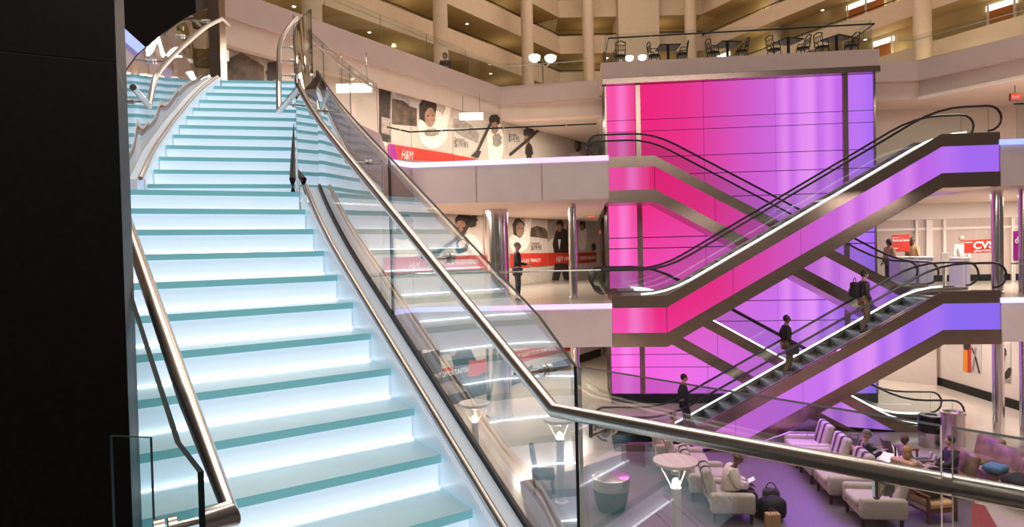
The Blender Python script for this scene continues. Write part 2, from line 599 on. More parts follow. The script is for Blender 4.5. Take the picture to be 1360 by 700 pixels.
# cove light lines on the slab edges
def cove(name, pts, z0, z1, m):
    mb = MB()
    for a, b in zip(pts[:-1], pts[1:]):
        a, b = V((*a, 0)), V((*b, 0))
        n = V(((b-a).y, -(b-a).x, 0)).normalized()
        mb.ext([(a.x, a.y, z0), (b.x, b.y, z0), (b.x, b.y, z1), (a.x, a.y, z1)], n*0.06)
    return mb
def covething(mb, m, lab):
    o = mb.build('cove_light', m)
    return tag(o, lab, 'light')
covething(cove('c', [(-5.2, 13.0), (-3.6, 17.1), (-2.9, 18.3), (-0.6, 18.21)], -0.14, 0.0, 0), M['cove'], 'lilac light line along the middle balcony edge under the glass rail, left stretch')
covething(cove('c', [(-0.6, 18.21), (2.83, 18.08)], -0.14, 0.0, 0), M['covepink'], 'pinkish light line on the middle balcony edge below the standing man')
covething(cove('c', [(-3.5, 18.1), (-2.93, 19.0), (0.6, 18.6)], L3-0.15, L3-0.01, 0), M['cove'], 'lilac light line along the upper balcony edge below the fashion banner, left stretch')
covething(cove('c', [(0.6, 18.6), (2.86, 18.35)], L3-0.15, L3-0.01, 0), M['covepink'], 'pink light line on the upper balcony edge next to the pink wall')
covething(cove('c', [(-4.2, 5.0), (-4.45, 7.0), (-4.95, 9.3)], L3-0.08, L3+0.02, 0), M['coveblue'], 'blue light line slanting down beside the top of the glass stair')

# ---- right hand slabs
RE = ESC0 + EV*10.45
r_l = [(RE.x, RE.y), (18.5, RE.y-0.45), (30, RE.y-0.3), (30, 36), (14.3, 36), (13.75, 22.3)]
struct('floor_right_middle', MB().prism(r_l, L2-1.2, L2, 0, 1), [M['tile'], M['mauve']])
struct('floor_right_upper', MB().prism(r_l, L3-1.25, L3, 0, 1), [M['cream'], M['mauve']])
covething(cove('c', [(RE.x-0.05, RE.y), (18.5, RE.y-0.45)], L3-0.15, L3-0.01, 0), M['coveblue'], 'blue light line on the upper right balcony edge at the escalator top')
covething(cove('c', [(RE.x-0.05, RE.y), (18.5, RE.y-0.45)], L2-0.14, L2, 0), M['cove'], 'pale light line on the middle right balcony edge below the drugstore counter')

# ---- level four slabs and fascia
l4_left = [(-13.5, 7.2), (-5.48, 19.1), (-0.34, 27.0), (3.9, 26.15), (14.3, 24.65), (15.8, 24.5), (17.6, 21.6), (24, 11.5), (45, 11.5), (45, 60), (-45, 60), (-45, 7.2)]
struct('floor_gallery', MB().prism(l4_left, L4-0.75, L4, 0, 1), [M['taupe'], M['taupe']])
inner = [(-13.6, 7.3), (-5.55, 19.2), (-0.36, 27.1), (3.9, 26.35), (14.3, 24.95), (16.0, 24.75), (17.8, 21.8), (24.2, 11.7), (45, 11.5), (45, 60), (-45, 60), (-45, 7.2)]
struct('ceiling_upper', MB().prism(inner, L4-1.42, L4-0.75), M['cream'])
struct('trim_right_soffit', MB().strip([(16.0, 24.70, L4-1.46), (17.75, 21.75, L4-1.46), (24.1, 11.6, L4-1.46)], [(16.0, 24.70, L4-1.36), (17.75, 21.75, L4-1.36), (24.1, 11.6, L4-1.36)], (-0.12, -0.05, 0)), M['white'])

# ---- hotel galleries high above
H0, H1, H2, H3 = V((-33.0, 0.8, 0)), V((4.2, 51.2, 0)), V((15.7, 51.2, 0)), V((38.0, 6.6, 0))
wings = {'left': (H0, H1), 'back': (H1, H2), 'right': (H2, H3)}
CEN = V((8, 20, 0))
FLOORS = [11.52, 14.4, 17.28, 20.16, 23.04]
for side, (a, b) in wings.items():
    d = (b-a).normalized()
    n = V((d.y, -d.x, 0))                       # into the atrium
    for z in FLOORS:
        mb = MB()
        mb.ext([a+UP*z, b+UP*z, b+UP*(z+0.30), a+UP*(z+0.30)], n*(-1.5 if side == 'right' else -2.95), 1)       # slab
        mb.ext([a+UP*z, b+UP*z, b+UP*(z+0.62), a+UP*(z+0.62)], n*0.10)         # lower band
        ph = 1.14 if side == 'right' else 1.42
        mb.ext([a+UP*(z+0.62), b+UP*(z+0.62), b+UP*(z+ph), a+UP*(z+ph)], n*-0.18)
        struct('wall_%s_gallery' % side, mb, [M['hotel'], M['hotelsoff']])
    cd = 1.55 if side == 'right' else 3.0
    struct('wall_%s_corridor' % side, MB().ext([a+UP*L4-n*cd-d*4, b+UP*L4-n*cd+d*4, b+UP*27-n*cd+d*4, a+UP*27-n*cd-d*4], n*-0.2), M['hotelwall'])
struct('ceiling_atrium', MB().box(-45, 45, -15, 62, 29, 29.3), M['taupe'])

# black gallery rails
for side, (a, b) in wings.items():
    d = (b-a).normalized()
    n = V((d.y, -d.x, 0))
    for z in FLOORS[1:]:
        ph = 1.14 if side == 'right' else 1.42
        tb = MB().tube([a+UP*(z+ph+.14), b+UP*(z+ph+.14)], 0.035, 6)
        L = (b-a).length
        k = int(L/3)
        for i in range(k+1):
            p = a+d*(L*i/k)
            tb.tube([p+UP*(z+ph-.02), p+UP*(z+ph+.14)], 0.02, 5)
        struct('trim_%s_gallery_rail' % side, tb, M['darkmetal'])

# columns of the hotel
def hcol(u, v, y, r):
    p = at_y(u, v, y)
    struct('column', MB().lathe([(r, L4), (r, 28.9)], (p.x, p.y, 0), 24), M['column'], True)
for u, y, r in ((585, 36.5, 0.42), (700, 44.0, 0.42), (781, 49.0, 0.44), (415, 27.0, 0.42), (917, 49.0, 0.44), (1225, 34.5, 0.44), (1030, 46, 0.40)):
    hcol(u, 40, y, r)
p = at_y(850, 40, 49.8)
struct('wall_back_shaft', MB().box(p.x-1.6, p.x+1.6, 50.2, 53, L4, 28.9), M['column'])

# the black pylon beside the stair foot
pe = V((-1.228, 2.0, 0))
pd = V((-0.883, -0.469, 0))
pn = V((0.469, -0.883, 0))
pyl = MB()
lean = 0.006
for z0, z1 in ((-0.5, 2.185), (2.19, 7.5)):
    a0, a1 = pe + pd*-0.0, pe
    pyl.ext([pe+UP*z0, pe+pd*1.6+UP*z0, pe+pd*1.6+UP*z1, pe+UP*z1], pn*-0.5)
pyl.ext([pe+UP*2.184+pn*-0.004, pe+pd*1.6+UP*2.184+pn*-0.004, pe+pd*1.6+UP*2.191+pn*-0.004, pe+UP*2.191+pn*-0.004], pn*-0.4, 1)
struct('wall_left_pylon', pyl, [M['black'], M['seam']])

# ================================================================== ILLUMINATED WALL
PL = 9.58
struct('wall_center', MB().ext([PINK0+NV*0.12+UP*G, PINK0+EV*PL+NV*0.12+UP*G, PINK0+EV*PL+NV*0.12+UP*7.86, PINK0+NV*0.12+UP*7.86], NV*2.6), M['darkmetal'])
lw = thing('light_wall', 'tall glowing wall of panels fading from hot pink to violet behind the escalators', 'wall', tuple(PINK0+UP*G))
zs = [-3.93, -2.93, -2.45, -1.23, -0.48, 1.55, 1.95, 3.4, 4.28, 4.95, 5.92, 6.35, 7.66]


def s_at(u):
    q = at_plane(u, 300, PINK0, NV)
    return (q-PINK0).dot(EV)


ss = [0.02, s_at(850), s_at(937), s_at(1032), s_at(1124), PL-0.02]
for i in range(5):
    for j in range(12):
        a, b = ss[i], ss[i+1]
        a += 0.10 if i in (1, 4) else 0.012
        b -= 0.10 if i in (0, 3) else 0.012
        p, q = PINK0+EV*a, PINK0+EV*b
        MB().ext([p+UP*(zs[j]+0.016), q+UP*(zs[j]+0.016), q+UP*(zs[j+1]-0.016), p+UP*(zs[j+1]-0.016)], NV*0.06).build('light_panel', M['wallpanel'], lw)
for s in (ss[1], ss[4]):
    p = PINK0+EV*s
    MB().frame(p+UP*1.86-NV*0.02, EV*0.085, NV*0.05, UP*5.8).build('mullion', M['bronze'], lw)
for s in (0.0, PL):
    p = PINK0+EV*s
    MB().frame(p+UP*1.86, EV*0.03, NV*0.07, UP*5.8).build('edge_trim', M['bronze'], lw)
MB().frame(PINK0+EV*(PL/2)+UP*(G+0.17), EV*(PL/2), NV*0.08, UP*0.17).build('base_plinth', M['darkmetal'], lw)
MB().frame(PINK0+EV*(PL/2)+UP*7.76-NV*0.1, EV*(PL/2+0.12), NV*0.16, UP*0.10).build('top_band', M['bronze'], lw)
bk = MB().ext([PINK0+NV*0.07+UP*G, PINK0+EV*PL+NV*0.07+UP*G, PINK0+EV*PL+NV*0.07+UP*7.7, PINK0+NV*0.07+UP*7.7], NV*0.04)
bk.build('backing', M['darkmetal'], lw)
dk = [PINK0+EV*-0.15-NV*0.25, PINK0+EV*(PL+0.1)-NV*0.25, PINK0+EV*(PL+0.1)+NV*3.0, PINK0+EV*-0.15+NV*3.0]
struct('floor_terrace', MB().prism([tuple(q.xy) for q in dk], 7.87, L4-0.08), M['taupe'])

# ================================================================== ESCALATORS
ELEN = 10.42


def escalator(label, name, off, z_l, z_r, pm, w=1.45, lext=0.0, rext=0.0, leds=()):
    O = ESC0 + NV*off
    root = thing(name, label, 'escalator', tuple(O+UP*min(z_l, z_r)))
    s1, s2 = 1.55, 1.55+7.40

    def c(s):
        t = min(1, max(0, (s-s1)/(s2-s1)))
        # soften both knees
        return z_l + (z_r-z_l)*t

    def P(s, dz, t=0.0):
        return O + EV*s + NV*t + UP*(c(s)+dz)
    stops = [0.0, s1, s1+1.85, s1+3.7, s1+5.55, s2, ELEN]
    lo_end = 'l' if z_l < z_r else 'r'
    # offsets measured square to the landing
    for k, (a, b) in enumerate(zip(stops[:-1], stops[1:])):
        for t in (0.0, w-0.04):
            lo, hi = [P(a+0.01, -0.90, t), P(b-0.01, -0.90, t)], [P(a+0.01, -0.12, t), P(b-0.01, -0.12, t)]
            for q in lo+hi:
                q.z = max(q.z, G+0.02)
            if max(hi[0].z, hi[1].z) < G+0.05:
                continue
            MB().ext([lo[0], lo[1], hi[1], hi[0]], NV*0.04).build('light_panel', pm, root)
    line = [0.0, s1, s2, ELEN]

    def clampz(pts):
        out = []
        for q in pts:
            q = q.copy()
            q.z = max(q.z, G+0.01)
            out.append(q)
        return out
    MB().strip([P(s, -0.14, -0.035) for s in line], [P(s, 0.20, -0.035) for s in line], NV*0.09).build('upper_cladding', M['bronze'], root)
    MB().strip([P(s, -0.14, w-0.05) for s in line], [P(s, 0.20, w-0.05) for s in line], NV*0.09).build('upper_cladding', M['bronze'], root)
    fine = [0, s1, s1+1, s1+2, s1+3, s1+4.5, s1+6, s2, ELEN]
    lo, hi = clampz([P(s, -1.26, -0.035) for s in fine]), clampz([P(s, -0.86, -0.035) for s in fine])
    MB().strip(lo, hi, NV*(w+0.06)).build('lower_cladding', M['bronze'], root)
    body_lo, body_hi = clampz([P(s, -1.0, 0.06) for s in fine]), clampz([P(s, 0.0, 0.06) for s in fine])
    MB().strip(body_lo, body_hi, NV*(w-0.12)).build('truss', M['darkmetal'], root)
    # smooth profile for the balustrades
    path = []
    s = -lext
    ss_ = [-lext, 0.4, s1-0.7, s1-0.35, s1, s1+0.35, s1+0.7] + [s1+0.7+(s2-s1-1.4)*i/8 for i in range(1, 8)] + [s2-0.7, s2-0.35, s2, s2+0.35, s2+0.7, ELEN+rext]

    def cs(s):                                   # smoothed incline
        r = 0.7
        k = (z_r-z_l)/(s2-s1)

        def soft(x):
            if x < -r:
                return 0.0
            if x > r:
                return x
            return (x+r)**2/(4*r)
        return z_l + k*(soft(s-s1)-soft(s-s2))

    def Q(s, dz, t):
        return O + EV*s + NV*t + UP*(cs(s)+dz)
    for side, t in enumerate((0.12, w-0.14)):
        MB().strip([Q(s, 0.20, t) for s in ss_], [Q(s, 0.93, t) for s in ss_], NV*0.015, 0, 1).build('glass_panel', [M['glass'], M['edge']], root)
        hr = []
        e0, e1 = ss_[0], ss_[-1]
        for k in range(8):
            an = -PI/2 - k/8*PI                    # newel loops
            hr.append(Q(e0, 0.60, t) + EV*(0.34*math.cos(an)) + UP*(0.34*math.sin(an)))
        hr += [Q(s, 0.94, t) for s in ss_]
        for k in range(1, 9):
            an = PI/2 - k/8*PI
            hr.append(Q(e1, 0.60, t) + EV*(0.34*math.cos(an)) + UP*(0.34*math.sin(an)))
        MB().tube([q+NV*0.008 for q in hr], 0.032, 8).build('handrail', M['rubber'], root, True)
        # newel glass ends
        for e, sg in ((e0, -1), (e1, 1)):
            arc = [Q(e, 0.60, t) + EV*(sg*0.33*math.cos(-PI/2+PI*k/8)) + UP*(0.33*math.sin(-PI/2+PI*k/8)) for k in range(9)]
            MB().ext(arc, NV*0.015, 0, 1).build('glass_end', [M['glass'], M['edge']], root)
        sk = [s for s in ss_ if 0.4 <= s <= ELEN]
        MB().strip([Q(s, 0.10, t-0.03) for s in sk], [Q(s, 0.21, t-0.03) for s in sk], NV*0.07).build('skirt_deck', M['steel'], root)
        sk2 = [s for s in sk if (s1-0.8 <= s <= s2+0.8 or (leds == (0, 1) and s > s1))]
        if side in leds:
            MB().strip([Q(s, 0.215, t-0.025) for s in sk2], [Q(s, 0.262, t-0.025) for s in sk2], NV*0.03).build('light_strip', M['led'], root)
    # steps
    dn = 1 if z_r > z_l else -1
    n = 18
    for i in range(n):
        sa = s1 + (s2-s1)*i/n
        sb = s1 + (s2-s1)*(i+1)/n
        zt = max(c(sa), c(sb)) - 0.04
        MB().ext([O+EV*sa+NV*0.17+UP*(zt-0.30), O+EV*sb+NV*0.17+UP*(zt-0.30), O+EV*sb+NV*0.17+UP*zt, O+EV*sa+NV*0.17+UP*zt], NV*(w-0.34)).build('step', [M['step']], root)
    for a, b in ((0.0, s1), (s2, ELEN)):
        MB().ext([O+EV*a+NV*0.17+UP*(c((a+b)/2)-0.05), O+EV*b+NV*0.17+UP*(c((a+b)/2)-0.05), O+EV*b+NV*0.17+UP*(c((a+b)/2)+0.01), O+EV*a+NV*0.17+UP*(c((a+b)/2)+0.01)], NV*(w-0.34)).build('floor_plate', M['steel'], root)
    return root


M['step'] = mat('grooved_step', (0.20, 0.22, 0.24), 0.35, 0.7, 0.4, 30)
escalator('upper front escalator climbing right between middle and top balconies, pink to violet side', 'escalator', 0.0, L2, L3, M['escup'], lext=0.2, rext=-0.2, leds=(0,))
escalator('lower front escalator carrying three riders, climbing right from the lounge floor', 'escalator', 0.0, G, L2, M['escdown'], lext=0.2, rext=-0.1, leds=(1,))
escalator('upper rear escalator rising left to the top balcony beside the pink wall', 'escalator', 2.1, L3, L2, M['escback'], lext=0.2, rext=-0.7)
escalator('lower rear escalator falling right from the middle balcony to the cream ground floor', 'escalator', 2.1, L2, G, M['escback'], lext=0.2, rext=0.0, leds=(0, 1))

# ================================================================== GLASS STAIR
RIS = 0.178
RP, LP = {}, {}
for n in range(-1, 13):
    x, y = -0.212-0.1735*(n-2), 2.962+0.262*(n-2)
    if n > 8:
        k = n-8
        x += 0.012*k*k*0.35
        y += 0.004*k*k
    ang = math.radians(33.3 if n < 9 else 33.3-2.6*(n-8))
    RP[n] = V((x, y, RIS*n))
    LP[n] = RP[n] + V((-math.cos(ang), -math.sin(ang), 0))*(1.30+0.034*min(n, 8))
r2 = {13: (-2.33, 6.58), 24: (-3.37, 9.84)}
l2 = {13: (-3.60, 6.29), 14: (-3.68, 6.55), 15: (-3.78, 6.84), 16: (-3.87, 7.15), 17: (-3.95, 7.46), 18: (-4.04, 7.78), 19: (-4.11, 8.10), 20: (-4.18, 8.41), 21: (-4.24, 8.72), 22: (-4.29, 9.03), 23: (-4.33, 9.36), 24: (-4.37, 9.70)}
for n in range(13, 25):
    t = (n-13)/11
    RP[n] = V((-2.33-1.04*t, 6.58+3.26*t, RIS*n))
    LP[n] = V((*l2[n], RIS*n))
stair = thing('glass_staircase', 'grand stair of backlit glass treads rising left to the upper balcony', 'staircase', (0.2, 2.5, 0))
TH = 0.042
for n in range(1, 25):
    last = n == 24
    if n == 12:
        back_r, back_l = RP[13], LP[13]
    elif last:
        back_r, back_l = RP[24]+V((-0.08, 0.35, 0)), LP[24]+V((-0.08, 0.30, 0))
    else:
        back_r, back_l = RP[n+1], LP[n+1]
    run_r = (back_r.xy - RP[n].xy).to_3d()
    run_l = (back_l.xy - LP[n].xy).to_3d()
    z = RIS*n
    a, b = RP[n].copy(), LP[n].copy()
    if n >= 13:                                    # upper treads run up to the glass
        a = a + (RP[n]-LP[n]).normalized()*0.10
    c_, d_ = a+run_r + run_r.normalized()*0.035, b+run_l + run_l.normalized()*0.035
    tr = MB()
    q = [V((p.x, p.y, z-TH)) for p in (a, b, d_, c_)]
    tr.ext(q, UP*TH, 0, 1)
    o = tr.build('tread', [M['tread'], M['tread_edge']], stair)
    # backlit riser set back under this tread
    ra, rb = a+run_r.normalized()*0.04, b+run_l.normalized()*0.04
    zl = RIS*(n-1)
    MB().ext([V((ra.x, ra.y, zl)), V((rb.x, rb.y, zl)), V((rb.x, rb.y, z-TH)), V((ra.x, ra.y, z-TH))], run_r.normalized()*0.015).build('riser', M['riser'], stair)
    fr = run_r.normalized()
    la, lb = ra-fr*0.022, rb-fr*0.022
    MB().ext([V((la.x, la.y, zl+0.001)), V((lb.x, lb.y, zl+0.001)), V((lb.x, lb.y, zl+0.009)), V((la.x, la.y, zl+0.009))], fr*0.008).build('riser_lamp', M['riser_led'], stair)
def smooth_path(pts, k=4):
    out = []
    n = len(pts)
    for i in range(n-1):
        p0, p1, p2, p3 = pts[max(0, i-1)], pts[i], pts[i+1], pts[min(n-1, i+2)]
        for j in range(k):
            t = j/k
            out.append(0.5*((2*p1) + (p2-p0)*t + (2*p0-5*p1+4*p2-p3)*t*t + (3*p1-p0-3*p2+p3)*t*t*t))
    out.append(pts[-1].copy())
    return out


# side plates, curb tubes and glass shoes on both sides
def side_path(P, ns, sgn, off, dz, sm=0):
    out = []
    for i, n in enumerate(ns):
        a = P[max(ns[0], n-1)]
        b = P[min(ns[-1], n+1)]
        d = (b-a)
        d.z = 0
        d.normalize()
        nr = V((d.y, -d.x, 0))*sgn
        out.append(P[n] + nr*off + UP*dz)
    return smooth_path(out, sm) if sm else out
flight1, flight2 = list(range(0, 13)), list(range(13, 25))
for P_, sg in ((RP, 1), (LP, -1)):
    for fl in (flight1, flight2):
        if fl is flight2 and sg == 1:
            e = side_path(P_, fl, sg, 0.108, 0, 4)
            th = [(V(b)-V(a)) for a, b in zip(e, side_path(P_, fl, sg, 0.118, 0, 4))]
            MB().strip([p-UP*0.34 for p in e], [p+UP*0.03 for p in e], th).build('side_plate', M['stringer'], stair)
        e = side_path(P_, fl, sg, 0.012, 0, 4)
        th = [(V(b)-V(a)) for a, b in zip(e, side_path(P_, fl, sg, 0.028, 0, 4))]
        (fl is flight2 and sg == 1) or MB().strip([p-UP*0.34 for p in e], [p+UP*0.045 for p in e], th).build('side_plate', M['stringer'], stair)
        if fl is flight2 and sg == 1:
            # the inner curb of the upper flight dies into the side plate in a long taper
            tp_ = side_path(P_, fl, sg, 0.07, 0.05)[:6]
            MB().tube([tp_[0]-UP*.16] + tp_, 0, 10, 0, [.034, .034, .030, .025, .018, .010, .003]).build('curb_tube', M['darksteel'], stair, True)
            continue
        MB().tube(side_path(P_, fl, sg, 0.058, 0.055, 4), 0.022, 12).build('curb_tube', M['steel'], stair, True)
        e = side_path(P_, fl, sg, 0.088, 0, 4)
        th = [(V(b)-V(a)) for a, b in zip(e, side_path(P_, fl, sg, 0.160, 0, 4))]
        MB().strip([p-UP*0.30 for p in e], [p+UP*0.045 for p in e], th).build('metal_shoe', M['stringer'], stair)
        e = side_path(P_, fl, sg, 0.164, 0, 4)
        th = [(V(b)-V(a)) for a, b in zip(e, side_path(P_, fl, sg, 0.182, 0, 4))]
        MB().strip([p-UP*0.30 for p in e], [p+UP*0.075 for p in e], th).build('glass_channel', M['rubber'], stair)
    e12, e13 = side_path(P_, flight1, sg, 0.15, 0)[-1], side_path(P_, flight2, sg, 0.15, 0)[0]
    MB().strip([e12-UP*0.3, e13-UP*0.3+UP*(RIS*-1)], [e12+UP*0.02, e13-UP*RIS+UP*0.02], V((0.03*sg, 0.01, 0))).build('landing_plate', M['steel'], stair)
# soffit under the flights
for fl in (flight1, flight2):
    sb = MB()
    n0, n1 = fl[0], fl[-1]
    sb.strip([RP[n]-UP*0.34 for n in fl], [LP[n]-UP*0.34 for n in fl], UP*-0.03)
    sb.build('soffit', M['white'], stair)

# ---------------- balustrades
def rail_path(P, sg, off, dz, lo=0):
    f1 = side_path(P, [n for n in flight1 if n >= lo], sg, off, dz)
    f2 = side_path(P, flight2, sg, off, dz)
    z12 = f1[-1].z
    f2 = [q - UP*(RIS*1.0) if i == 0 else q-UP*RIS*0.0 for i, q in enumerate(f2)]
    f2[0].z = z12
    return f1, f2


def bracket(root, p, d, ln=0.10, drop=0.10):
    mb = MB()
    d = V(d).normalized()
    a = p - UP*drop
    mb.tube([p, a], 0.010, 8)
    mb.tube([a, a+d*ln], 0.010, 8)
    mb.tube([a+d*(ln-0.008), a+d*(ln+0.012)], 0.028, 14)
    mb.tube([a+d*(ln+0.02), a+d*(ln+0.045)], 0.028, 14)
    return mb.build('standoff', M['steel'], root, True)


# right side: landing guard and lower flight share one handrail
rb = thing('glass_balustrade', 'long glass balustrade with steel handrail right of the lower flight and across the landing', 'balustrade', (0.2, 2.5, 0))
f1, f2 = rail_path(RP, 1, 0.03, 0.93)
bend = V((0.150, 2.452, 0.945))
far = V((1.2106, 1.4994, 0.95))
dirn = (far-bend).normalized()
end = far + dirn*1.3
hr = [end, far, bend] + smooth_path(f1[1:], 4)
lift = f2[0] + V((-.07, -.02, 0))
MB().tube(hr + [lift], 0.028, 16).build('handrail', M['steel'], rb, True)
go = 0.175
nrm_land = V((-dirn.y, dirn.x, 0))
if nrm_land.y < 0:
    nrm_land = -nrm_land
g_f1 = side_path(RP, flight1, 1, go, 0)
corner = at_z(762, 487, 1.10)
corner.z = 0
jt = at_z(1256, 568, 1.10)
jt.z = 0
gd = (jt-corner).normalized()


def pane(root, pts_lo, pts_hi, th, pale=False, m='stairglass'):
    return MB().strip(pts_lo, pts_hi, th, 0, 1, 2).build('glass_panel', [M[m], M['edge'], M['edge_pale' if pale else 'edge']], root, len(pts_lo) > 3)


def along(pts, t):
    i = min(len(pts)-2, int(t))
    return pts[i].lerp(pts[i+1], t-i)


nr = V((0.836, 0.549, 0))
lowj = 0.0
def gl(t):
    return along(g_f1, t)
# joint between lower flight panes sits about half way up
tj = 6.2
seq1 = [corner] + [gl(t) for t in (1, 2, 3, 4, 5, 6, tj)]
seq2 = [gl(tj+0.03)] + [gl(t) for t in (7, 8, 9, 10, 11, 12)]
seq1[0] = V((corner.x, corner.y, 0))
for sq in (seq1[:2]+smooth_path(seq1[2:], 4), smooth_path(seq2, 4)):
    pane(rb, [q+UP*-0.12 for q in sq], [q+UP*1.10 for q in sq], nr*0.016)
pane(rb, [corner+gd*0.02-UP*0.3, jt-gd*0.012-UP*0.3], [corner+gd*0.02+UP*1.10, jt-gd*0.012+UP*1.10], nrm_land*0.026, True)
pane(rb, [jt+gd*0.012-UP*0.3, jt+gd*1.5-UP*0.3], [jt+gd*0.012+UP*1.10, jt+gd*1.5+UP*1.10], nrm_land*0.026, True)
for t in (0.9, 3.7, 7.5, 10.7):
    bracket(rb, along(f1, t), nr, 0.14, 0.05)
for k in (0.12, 0.78, 1.12):
    bracket(rb, bend.lerp(far, k), nrm_land, 0.10, 0.07)
# landing part and upper flight, right side
ru = thing('glass_balustrade', 'curved glass balustrade with handrail on the right of the upper stair flight', 'balustrade', (-2.3, 6.6, 0))
flare = [0, 0, -.005, -.015, -.03, -.04, -.045, -.03, 0.0, .05, .12, .22]
f2[0] = f2[0] + V((-.07, -.02, 0))
f2u = [f2[0]] + [q+V((flare[i+1], -flare[i+1]*.4, 0)) for i, q in enumerate(side_path(RP, flight2, 1, -0.05, 0.93)[1:])]
MB().tube([f2u[0]]+smooth_path(f2u[1:], 4), 0.028, 14).build('handrail', M['steel'], ru, True)
g2 = [q+V((flare[i]*1.1, -flare[i]*.4, 0)) for i, q in enumerate(side_path(RP, flight2, 1, 0.125, 0))]
g12 = gl(12)
pane(ru, [g12+UP*-0.1, g2[0]-UP*(0.1+RIS)], [g12+UP*1.05, g2[0]+UP*(1.05-RIS)], nr*0.016)
for a, b in ((0, 4), (4, 8), (8, 11)):
    sq = smooth_path([g2[i] for i in range(a, b+1)], 5)
    pane(ru, [q-UP*0.1 for q in sq], [q+UP*1.08 for q in sq], V((0.016, 0.004, 0)))
for t in (0.4, 2.5, 4.5, 6.5, 8.5, 10.5):
    bracket(ru, along(f2u, t), V((0.95, 0.3, 0)), 0.14, 0.04)
# left side lower flight
lb = thing('glass_balustrade', 'glass balustrade with bronze-toned handrail ending low beside the black pylon', 'balustrade', (-0.9, 1.6, 0))
Lr = {n: RP[n] + (LP[n]-RP[n])*(1-0.12/1.36) for n in LP}
lr1 = [Lr[n]+UP*0.93 for n in range(0, 13)]
low_end = V((-0.765, 1.675, 0.885))
ret = low_end + (lr1[0]-lr1[0]) + V((-0.836, -0.549, 0))*0.075
MB().tube([ret, low_end] + smooth_path(lr1[1:], 4), 0.028, 16).build('handrail', M['steel'], lb, True)
lg = [LP[n] for n in range(0, 13)]
lgs = side_path(LP, flight1, -1, -0.03, 0)
run0 = (lgs[1]-lgs[0])
run0.z = 0
g_lo = lgs[0] - run0*0.75
sq = [V((g_lo.x, g_lo.y, -0.02))] + lgs
pane(lb, [q-UP*0.15 for q in sq], [q+UP*1.06 for i, q in enumerate(sq)], V((-0.012, -0.008, 0)), False, 'softglass')
bracket(lb, low_end.lerp(lr1[1], 0.08), V((-0.836, -0.549, 0)), 0.13, 0.03)
for t in (4, 9):
    bracket(lb, lr1[t], V((-0.836, -0.549, 0)), 0.13, 0.04)
# short glass fin by the pylon
fin0 = at_y(203, 700, 1.75)
fin1 = at_y(150, 700, 1.78)
zt = at_y(203, 582, 1.75).z
fin = MB().strip([V((fin0.x, fin0.y, 0)), V((fin1.x, fin1.y, 0))], [V((fin0.x, fin0.y, zt)), V((fin1.x, fin1.y, zt))], V((0, 0.012, 0)), 0, 1).build('glass_fin', [M['softglass'], M['edge']])
tag(fin, 'short clear glass fin standing against the black pylon', 'glass panel')
# left side upper flight
lu = thing('glass_balustrade', 'glass balustrade with curved handrail on the left of the upper stair flight', 'balustrade', (-3.7, 6.3, 0))
lr2 = side_path(LP, flight2, -1, -0.04, 0.93)
lr2[0].z -= RIS*0.9
back = Lr[12].lerp(Lr[12], 0) + UP*0.93
lr2x = [V((-3.30, 5.6, lr2[0].z))] + lr2
topend = lr2[-1] + V((-0.03, 0.30, 0.0))
MB().tube([lr2x[0]]+smooth_path(lr2, 4) + [topend], 0.028, 14).build('handrail', M['steel'], lu, True)
lgl = side_path(LP, flight2, -1, 0.162, 0)
for a, b in ((0, 3), (3, 7), (7, 11)):
    sq = smooth_path([lgl[i] for i in range(a, b+1)], 5)
    pane(lu, [q-UP*0.1 for q in sq], [q+UP*1.08 for q in sq], V((-0.016, -0.004, 0)))
for t in (0.3, 3.5, 7.5, 10.8):
    bracket(lu, along(lr2, t), V((-0.95, -0.2, 0)), 0.16, 0.04)

# guards on the upper and middle balconies
def guard(label, pts, z, h=1.08, rail='darkmetal', rail_off=0.08, seg=1.8, railh=None, glassm='glass'):
    g = thing('glass_guard', label, 'balustrade', (pts[0][0], pts[0][1], z))
    pts = [V((*p, z)) for p in pts]
    for a, b in zip(pts[:-1], pts[1:]):
        d = b-a
        n = V((-d.y, d.x, 0)).normalized()
        k = max(1, round(d.length/seg))
        for i in range(k):
            p, q = a+d*(i/k)+d.normalized()*0.008, a+d*((i+1)/k)-d.normalized()*0.008
            MB().strip([p, q], [p+UP*h, q+UP*h], n*0.014, 0, 1).build('glass_panel', [M[glassm], M['edge_thin']], g)
    n0 = V((-(pts[1]-pts[0]).y, (pts[1]-pts[0]).x, 0)).normalized()
    rh = railh or h-0.14
    MB().tube([p+n0*rail_off+UP*rh for p in pts], 0.012 if rail_off == 0.05 else 0.022, 8).build('handrail', M[rail], g, True)
    for a, b in zip(pts[:-1], pts[1:]):
        d = b-a
        k = max(1, round(d.length/seg))
        for i in range(k):
            p = a+d*((i+0.5)/k)
            MB().tube([p+UP*rh, p+n0*rail_off+UP*rh-UP*0.04], 0.012, 6).build('standoff', M['steel'], g)
    return g


M['edge_thin'] = mat('grey_glass_edge', (0.25, 0.27, 0.26), 0.25)
guard('curved glass guard sweeping from the stair top along the upper balcony', [(-3.36, 10.05), (-3.29, 11.4), (-3.17, 12.8), (-2.93, 14.25)], L3, 1.1, 'steel', -0.0, 1.4)
guard('glass guard with dark rail in front of the upper fashion banner', [(-3.4, 18.1), (-2.9, 18.9), (2.6, 18.32)], L3, 1.05)
guard('glass guard with pale steel rail beside the standing man on the middle balcony', [(-5.1, 13.2), (-3.55, 17.1), (-2.85, 18.2), (2.6, 18.0)], L2, 1.05, 'chrome', 0.08, 1.9, 0.96)
guard('glass guard with dark rail at the right end of the upper escalator', [(RE.x+0.45, RE.y+0.02), (18.3, RE.y-0.4)], L3, 1.1)
guard('glass guard in front of the drugstore at the right escalator landing', [(RE.x+0.35, RE.y+0.02), (18.3, RE.y-0.4)], L2, 1.05, 'chrome')
